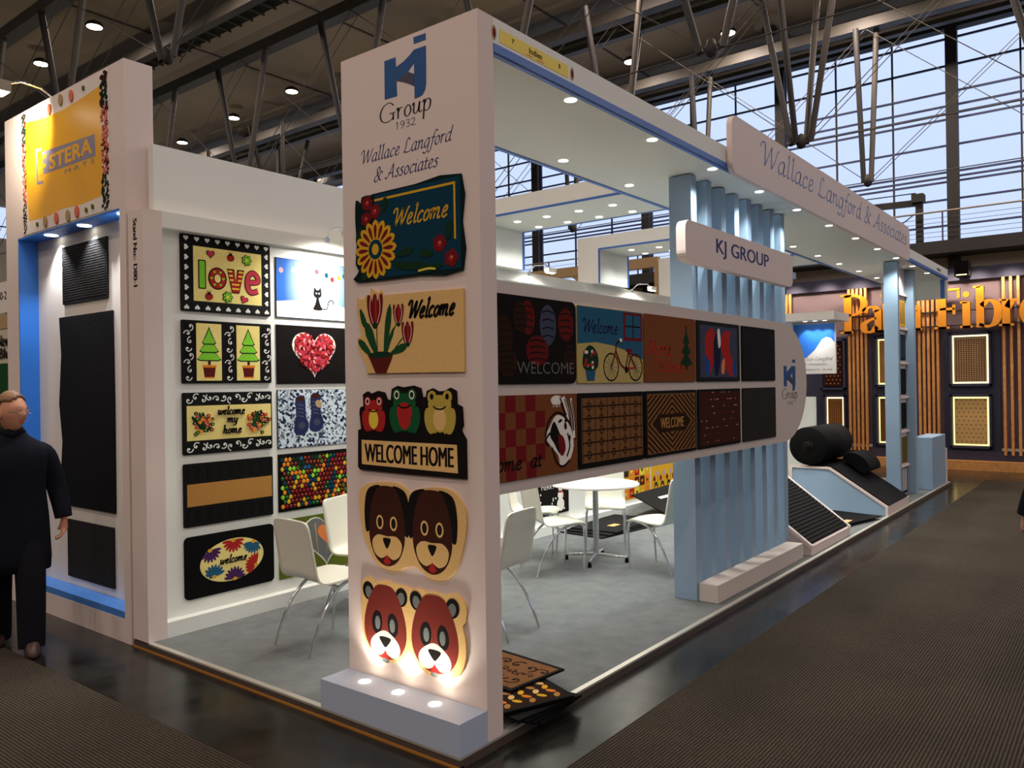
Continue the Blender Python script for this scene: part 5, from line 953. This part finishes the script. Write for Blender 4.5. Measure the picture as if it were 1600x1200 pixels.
pj = thing('stage_lamp', 'black boxy stage lamp above the far booth lettering', 'lamp', (14.6,.15,3.6)); MB().box((14.45,.03,3.64),(14.75,.27,3.92),'p_black').build('housing', pj); MB().box((14.7,.12,3.845),(14.95,.18,3.9),'p_black').build('yoke', pj); MB().box((14.445,.06,3.65),(14.45,.24,3.67),'led_warm').build('lamp_slot', pj)
pj = thing('stage_lamp', 'small black stage lamp hanging above the battens beside the blue fins', 'lamp', (14.6,3.6,3.6)); MB().box((14.5,3.55,3.6),(14.7,3.8,3.9),'p_black').build('housing', pj); MB().box((14.65,3.62,3.845),(14.95,3.7,3.9),'p_black').build('yoke', pj); MB().box((14.49,3.6,3.61),(14.5,3.72,3.65),'led_warm').build('lamp_slot', pj)
# beige frame of a neighbouring stand seen through the portals
bf = thing('wooden_frame', 'beige timber frame of a neighbouring stand seen through the inner portals', 'frame', (12.6,6,ZF))
MB().bar((12.6,9.37,4.27),(12.6,5.52,4.27),.12,.22,'p_tan').bar((12.6,7.67,4.2),(12.6,6.38,3.3),.1,.14,'p_tan').bar((12.6,9.3,ZF),(12.6,9.3,4.2),.12,.12,'p_tan').bar((12.6,5.52,ZF),(12.6,5.52,4.27),.12,.22,'p_tan').bar((12.6,5.7,3.3),(12.6,3.5,3.3),.12,.2,'p_tan').bar((12.6,3.45,ZF),(12.6,3.45,4.27),.14,.3,'p_tan').build('timber', bf)
# ================================================================ PEOPLE
def skin_body(parent, name, joints, edges, m, sub=2, root=0):
    me = bpy.data.meshes.new(name); me.from_pydata([j[0] for j in joints], edges, []); o = bpy.data.objects.new(name, me); COL.objects.link(o); o.parent = parent
    me.materials.append(M[m]); md = o.modifiers.new('skin', 'SKIN'); md.use_smooth_shade = True
    if not me.skin_vertices: 
        bm = bmesh.new(); bm.from_mesh(me); bm.verts.layers.skin.verify(); bm.to_mesh(me); bm.free()
    for i, j in enumerate(joints): sv = me.skin_vertices[0].data[i]; sv.radius = j[1] if isinstance(j[1], tuple) else (j[1], j[1]); sv.use_root = (i == root)
    s2 = o.modifiers.new('sub', 'SUBSURF'); s2.levels = sub; s2.render_levels = sub; return o
def loft(rings, m, n=28):     # rings: (cx,cy,z,rx,ry,power)
    mb = MB(); vs = []
    for (cx_, cy_, z, rx, ry) in rings:
        for j in range(n):
            t = 2*math.pi*j/n; c, s = math.cos(t), math.sin(t); p = .8
            vs.append((cx_+rx*abs(c)**p*(1 if c > 0 else -1), cy_+ry*abs(s)**p*(1 if s > 0 else -1), z))
    k = len(rings); fs = [(i*n+j, i*n+(j+1)%n, (i+1)*n+(j+1)%n, (i+1)*n+j) for i in range(k-1) for j in range(n)]+[tuple(range(n-1,-1,-1)), tuple(range((k-1)*n, k*n))]
    mb.add(vs, fs, m, True); return mb
def head_mesh(mb, c, yaw, m='skin', s=1.0):
    # local +x is the face direction
    vs = []; fs = []; NU, NV = 32, 24; cy, sy = math.cos(yaw), math.sin(yaw)
    def g(x, mu, w): return math.exp(-((x-mu)/w)**2)
    for i in range(NV+1):
        ph = math.pi*i/NV; z = math.cos(ph)
        for j in range(NU):
            th = 2*math.pi*j/NU; dx, dy = math.sin(ph)*math.cos(th), math.sin(ph)*math.sin(th)
            rx, ry, rz = .098, .076, .125
            low = max(0, -z-.1); x = rx*dx*(1-.15*low); y = ry*dy*(1-.42*low); zz = rz*z
            fr = max(0, dx)
            if fr > 0:
                x += .024*g(y,0,.013)*g(zz,-.022,.020)*fr + .008*g(y,0,.010)*g(zz,.006,.03)*fr          # nose
                x -= .010*(g(abs(y),.031,.015))*g(zz,.012,.013)*fr; x += .007*g(zz,.032,.010)*fr          # eye sockets, brow
                x += .006*g(y,0,.02)*g(zz,-.058,.008)*fr; x -= .003*g(y,0,.024)*g(zz,-.066,.004)*fr; x += .012*g(y,0,.024)*g(zz,-.098,.018)*fr
            x += -.012*(1 if dx < 0 else 0)*abs(dx)*g(z,.2,.6)*-1
            vs.append((c[0]+s*(x*cy-y*sy), c[1]+s*(x*sy+y*cy), c[2]+s*zz))
    for i in range(NV):
        for j in range(NU): fs.append((i*NU+j, (i+1)*NU+j, (i+1)*NU+(j+1)%NU, i*NU+(j+1)%NU))
    mb.add(vs, fs, m, True)
    for sd in (-1, 1):   # ears
        e = []; 
        for k in range(12):
            t = 2*math.pi*k/12; e.append((-.005+.014*math.cos(t), sd*.074, -.005+.03*math.sin(t)))
        e2 = [(x-.008, y+sd*.012, z) for x, y, z in e]; al = [(c[0]+s*(x*cy-y*sy), c[1]+s*(x*sy+y*cy), c[2]+s*z) for x, y, z in e+e2]
        mb.add(al, [(k, (k+1) % 12, 12+(k+1) % 12, 12+k) for k in range(12)]+[tuple(range(12,24))], m, True)
    return mb
def hand(parent, wrist, d, side, m='skin', s=1.0):
    # relaxed hand hanging along d with five curled fingers
    d = Vector(d).normalized(); a = Vector(side).normalized(); n = d.cross(a); w = Vector(wrist)
    J = [(w-d*.03*s, .022), (w+d*.035*s, (.030,.017)), (w+d*.075*s, (.036,.015))]; E_ = [(0,1),(1,2)]
    for k, (off, l) in enumerate(((-.030,.058),(-.010,.068),(.010,.064),(.029,.052))):
        b = w+d*.082*s+a*off*s; q = len(J)
        J += [(b,.0095), (b+d*l*.42*s+n*.012*s,.009), (b+d*l*.72*s+n*.032*s,.0082), (b+d*l*.80*s+n*.052*s,.0072)]; E_ += [(2,q),(q,q+1),(q+1,q+2),(q+2,q+3)]
    q = len(J); b = w+d*.025*s-a*.034*s; J += [(b+n*.006,.011), (b+d*.03*s-a*.012*s+n*.02*s,.010), (b+d*.055*s-a*.008*s+n*.034*s,.0085)]; E_ += [(1,q),(q,q+1),(q+1,q+2)]
    off = parent.location
    return skin_body(parent, 'hand', [((tuple(j[0]-off)), j[1]) for j in J], E_, m, 1, 0)
def person(loc, yaw, label, pose, headyaw):
    px, py = loc; P = thing('person', label, 'person', (px,py,ZF+.006)); cyw, syw = math.cos(yaw), math.sin(yaw)
    def W3(x, y, z): return (x*cyw-y*syw, x*syw+y*cyw, z)    # x forward, y left
    H = 1.0
    fl, frr = pose
    J = [((0,0,.93),(.14,.11)),((0,0,1.08),(.15,.10)),((.0,0,1.28),(.17,.11)),((-.01,0,1.43),(.12,.08)),((.0,0,1.50),(.055,.055)),((.015,0,1.58),(.05,.05)),
         ((0,.10,.88),(.095,.10)),((fl*.5+.03,.10,.50),(.062,.065)),((fl,.10,.09),(.03,.03)),((fl+.07,.11,.035),(.02,.02)),
         ((0,-.10,.88),(.095,.10)),((frr*.5+.03,-.10,.50),(.062,.065)),((frr,-.10,.09),(.03,.03)),((frr+.07,-.11,.035),(.02,.02)),
         ((0,.18,1.38),(.045,.045)),((-.02,.275,1.15),(.048,.05)),((.03,.31,.93),(.033,.035)),((0,-.18,1.38),(.045,.045)),((-.02,-.275,1.15),(.048,.05)),((.05,-.30,.93),(.033,.035))]
    Ed = [(0,1),(1,2),(2,3),(3,4),(4,5),(0,6),(6,7),(7,8),(8,9),(0,10),(10,11),(11,12),(12,13),(3,14),(14,15),(15,16),(3,17),(17,18),(18,19)]
    skin_body(P, 'body', [(W3(*j[0]), j[1]) for j in J], Ed, 'skin', 1)
    hb = head_mesh(MB(), W3(.03,0,1.645), headyaw, s=1.12); hb.v = hb.v; ho = hb.build('head', P, world=False)
    # hair: a cap that follows the skull, cut to a hairline
    hs = head_mesh(MB(), (0,0,0), 0, 'hair', 1.12); hm = MB(); n_ = 25*32; keep = []
    vv = []
    for (x, y, z) in hs.v[:n_]: k = 1.07 if z > 0 else 1.05; vv.append((x*k-.004, y*k, z*k+.004))
    def okv(v): x, y, z = v; return z > .075-.5*max(0, .02-x)*1.6-(.10 if x < -.03 else 0)+(.03*(1-min(1, abs(y)/.06)) if x > .05 else 0) and not (x > .09 and z < .07)
    for f in hs.f[:24*32]:
        if all(okv(vv[i]) for i in f): keep.append(f)
    cy, sy = math.cos(headyaw), math.sin(headyaw); c0 = W3(.03,0,1.645); c = W3(.018,0,1.66)
    wv = [(c0[0]+x*cy-y*sy, c0[1]+x*sy+y*cy, c0[2]+z) for (x, y, z) in vv]; hm.add(wv, keep, 'hair', True); ho2 = hm.build('hair', P, world=False)
    sd_ = ho2.modifiers.new('thick', 'SOLIDIFY'); sd_.thickness = .006; sd_.offset = 0
    # glasses and eyes
    def HP(x, y, z): x, y, z = x*1.13, y*1.12, z*1.12; return (c[0]+x*cy-y*sy, c[1]+x*sy+y*cy, c[2]-.014+z)
    gm = MB()
    for sd in (-1, 1):
        gm.tube([HP(.101, sd*.031+.020*math.cos(t*math.pi/6), .002+.014*math.sin(t*math.pi/6)) for t in range(13)], .0026, 'lens_metal', n=5); gm.tube([HP(.101, sd*.051, .004), HP(.06, sd*.072, .006), HP(-.01, sd*.078, .004)], .0026, 'lens_metal', n=5)
    gm.tube([HP(.101,-.011,.004), HP(.103,0,.006), HP(.101,.011,.004)], .0026, 'lens_metal', n=5); gm.build('glasses', P, world=False)
    em = MB()
    eb = MB()
    for sd in (-1, 1): eb.tube([HP(.088, sd*.014, .026), HP(.092, sd*.032, .032), HP(.080, sd*.050, .026)], .0035, 'hair', n=6)
    eb.build('eyebrows', P, world=False)
    for sd in (-1, 1): em.lathe(HP(.074, sd*.031, .001), [(.0001,-.010),(.008,-.006),(.010,0),(.008,.006),(.0001,.010)], 'eyes_white', 10)
    em.build('eyes', P, world=False); pu = MB()
    for sd in (-1, 1): pu.lathe(HP(.083, sd*.031, .001), [(.0001,-.004),(.0035,0),(.0001,.004)], 'p_black', 8)
    pu.build('pupils', P, world=False)
    lp = MB(); lp.tube([HP(.088,-.022,-.058), HP(.095,0,-.058), HP(.088,.022,-.058)], .0035, 'p_rose', n=6); lp.build('lips', P, world=False)
    # coat: lofted in body axes then turned
    def turned(mb): mb.v = [W3(*v) for v in mb.v]; return mb
    rings = [(0,0,.54,.18,.23),(0,0,.62,.182,.235),(0,0,.90,.165,.222),(0,0,1.08,.15,.205),(0,0,1.22,.155,.215),(0,0,1.32,.155,.232),(-.005,0,1.38,.14,.225),(-.005,0,1.43,.115,.175),(-.005,0,1.475,.085,.11),(-.005,0,1.51,.07,.08),(0,0,1.53,.066,.072)]
    turned(loft(rings, 'coat')).build('coat', P, world=False)
    turned(MB().tube(smooth([(-.005,-.07,1.50),(.05,-.05,1.515),(.075,0,1.49),(.05,.05,1.515),(-.005,.07,1.50),(-.06,.04,1.54),(-.07,0,1.545),(-.06,-.04,1.54),(-.005,-.07,1.50)],3), .02, 'coat')).build('collar', P, world=False)
    for sd in (-1, 1):
        e = [(0,sd*.10,1.37),(-.005,sd*.19,1.345),(-.012,sd*.235,1.24),(-.02,sd*.27,1.10),(.01,sd*.295,.98),(.035,sd*.31,.885)]
        turned(MB().tube(smooth(e,4), .078, 'coat', 16, r1=.056)).build('sleeve', P, world=False)
        fx = fl if sd > 0 else frr
        turned(MB().tube(smooth([(0,sd*.09,.92),(fx*.5+.03,sd*.10,.50),(fx,sd*.10,.035)],5), .105, 'trouser', 14, r1=.082)).build('trouser_leg', P, world=False)
        sh = MB(); b = fx+.035; rr = [(b,sd*.105,.0,.14,.048),(b,sd*.105,.02,.145,.05),(b-.005,sd*.105,.05,.13,.046),(b-.035,sd*.105,.08,.09,.042),(b-.05,sd*.105,.11,.055,.042)]
        turned(loft(rr, 'shoe', 18)).build('shoe', P, world=False)
        wr = Vector(W3(.04,sd*.312,.865)); hand(P, wr+P.location, (Vector(W3(.12,-sd*.06,-1))), Vector(W3(-1,0,.05))*-sd)
    return P
person((-.50,3.66), math.radians(-110), 'person in a long dark navy coat and glasses walking past the poster tower', (.22,-.18), math.radians(-68)).scale = (.98,.98,.98)
person((3.395,-2.162), math.radians(38), 'dark coated person mostly cut off by the right edge of the photo', (.1,-.1), math.radians(38))
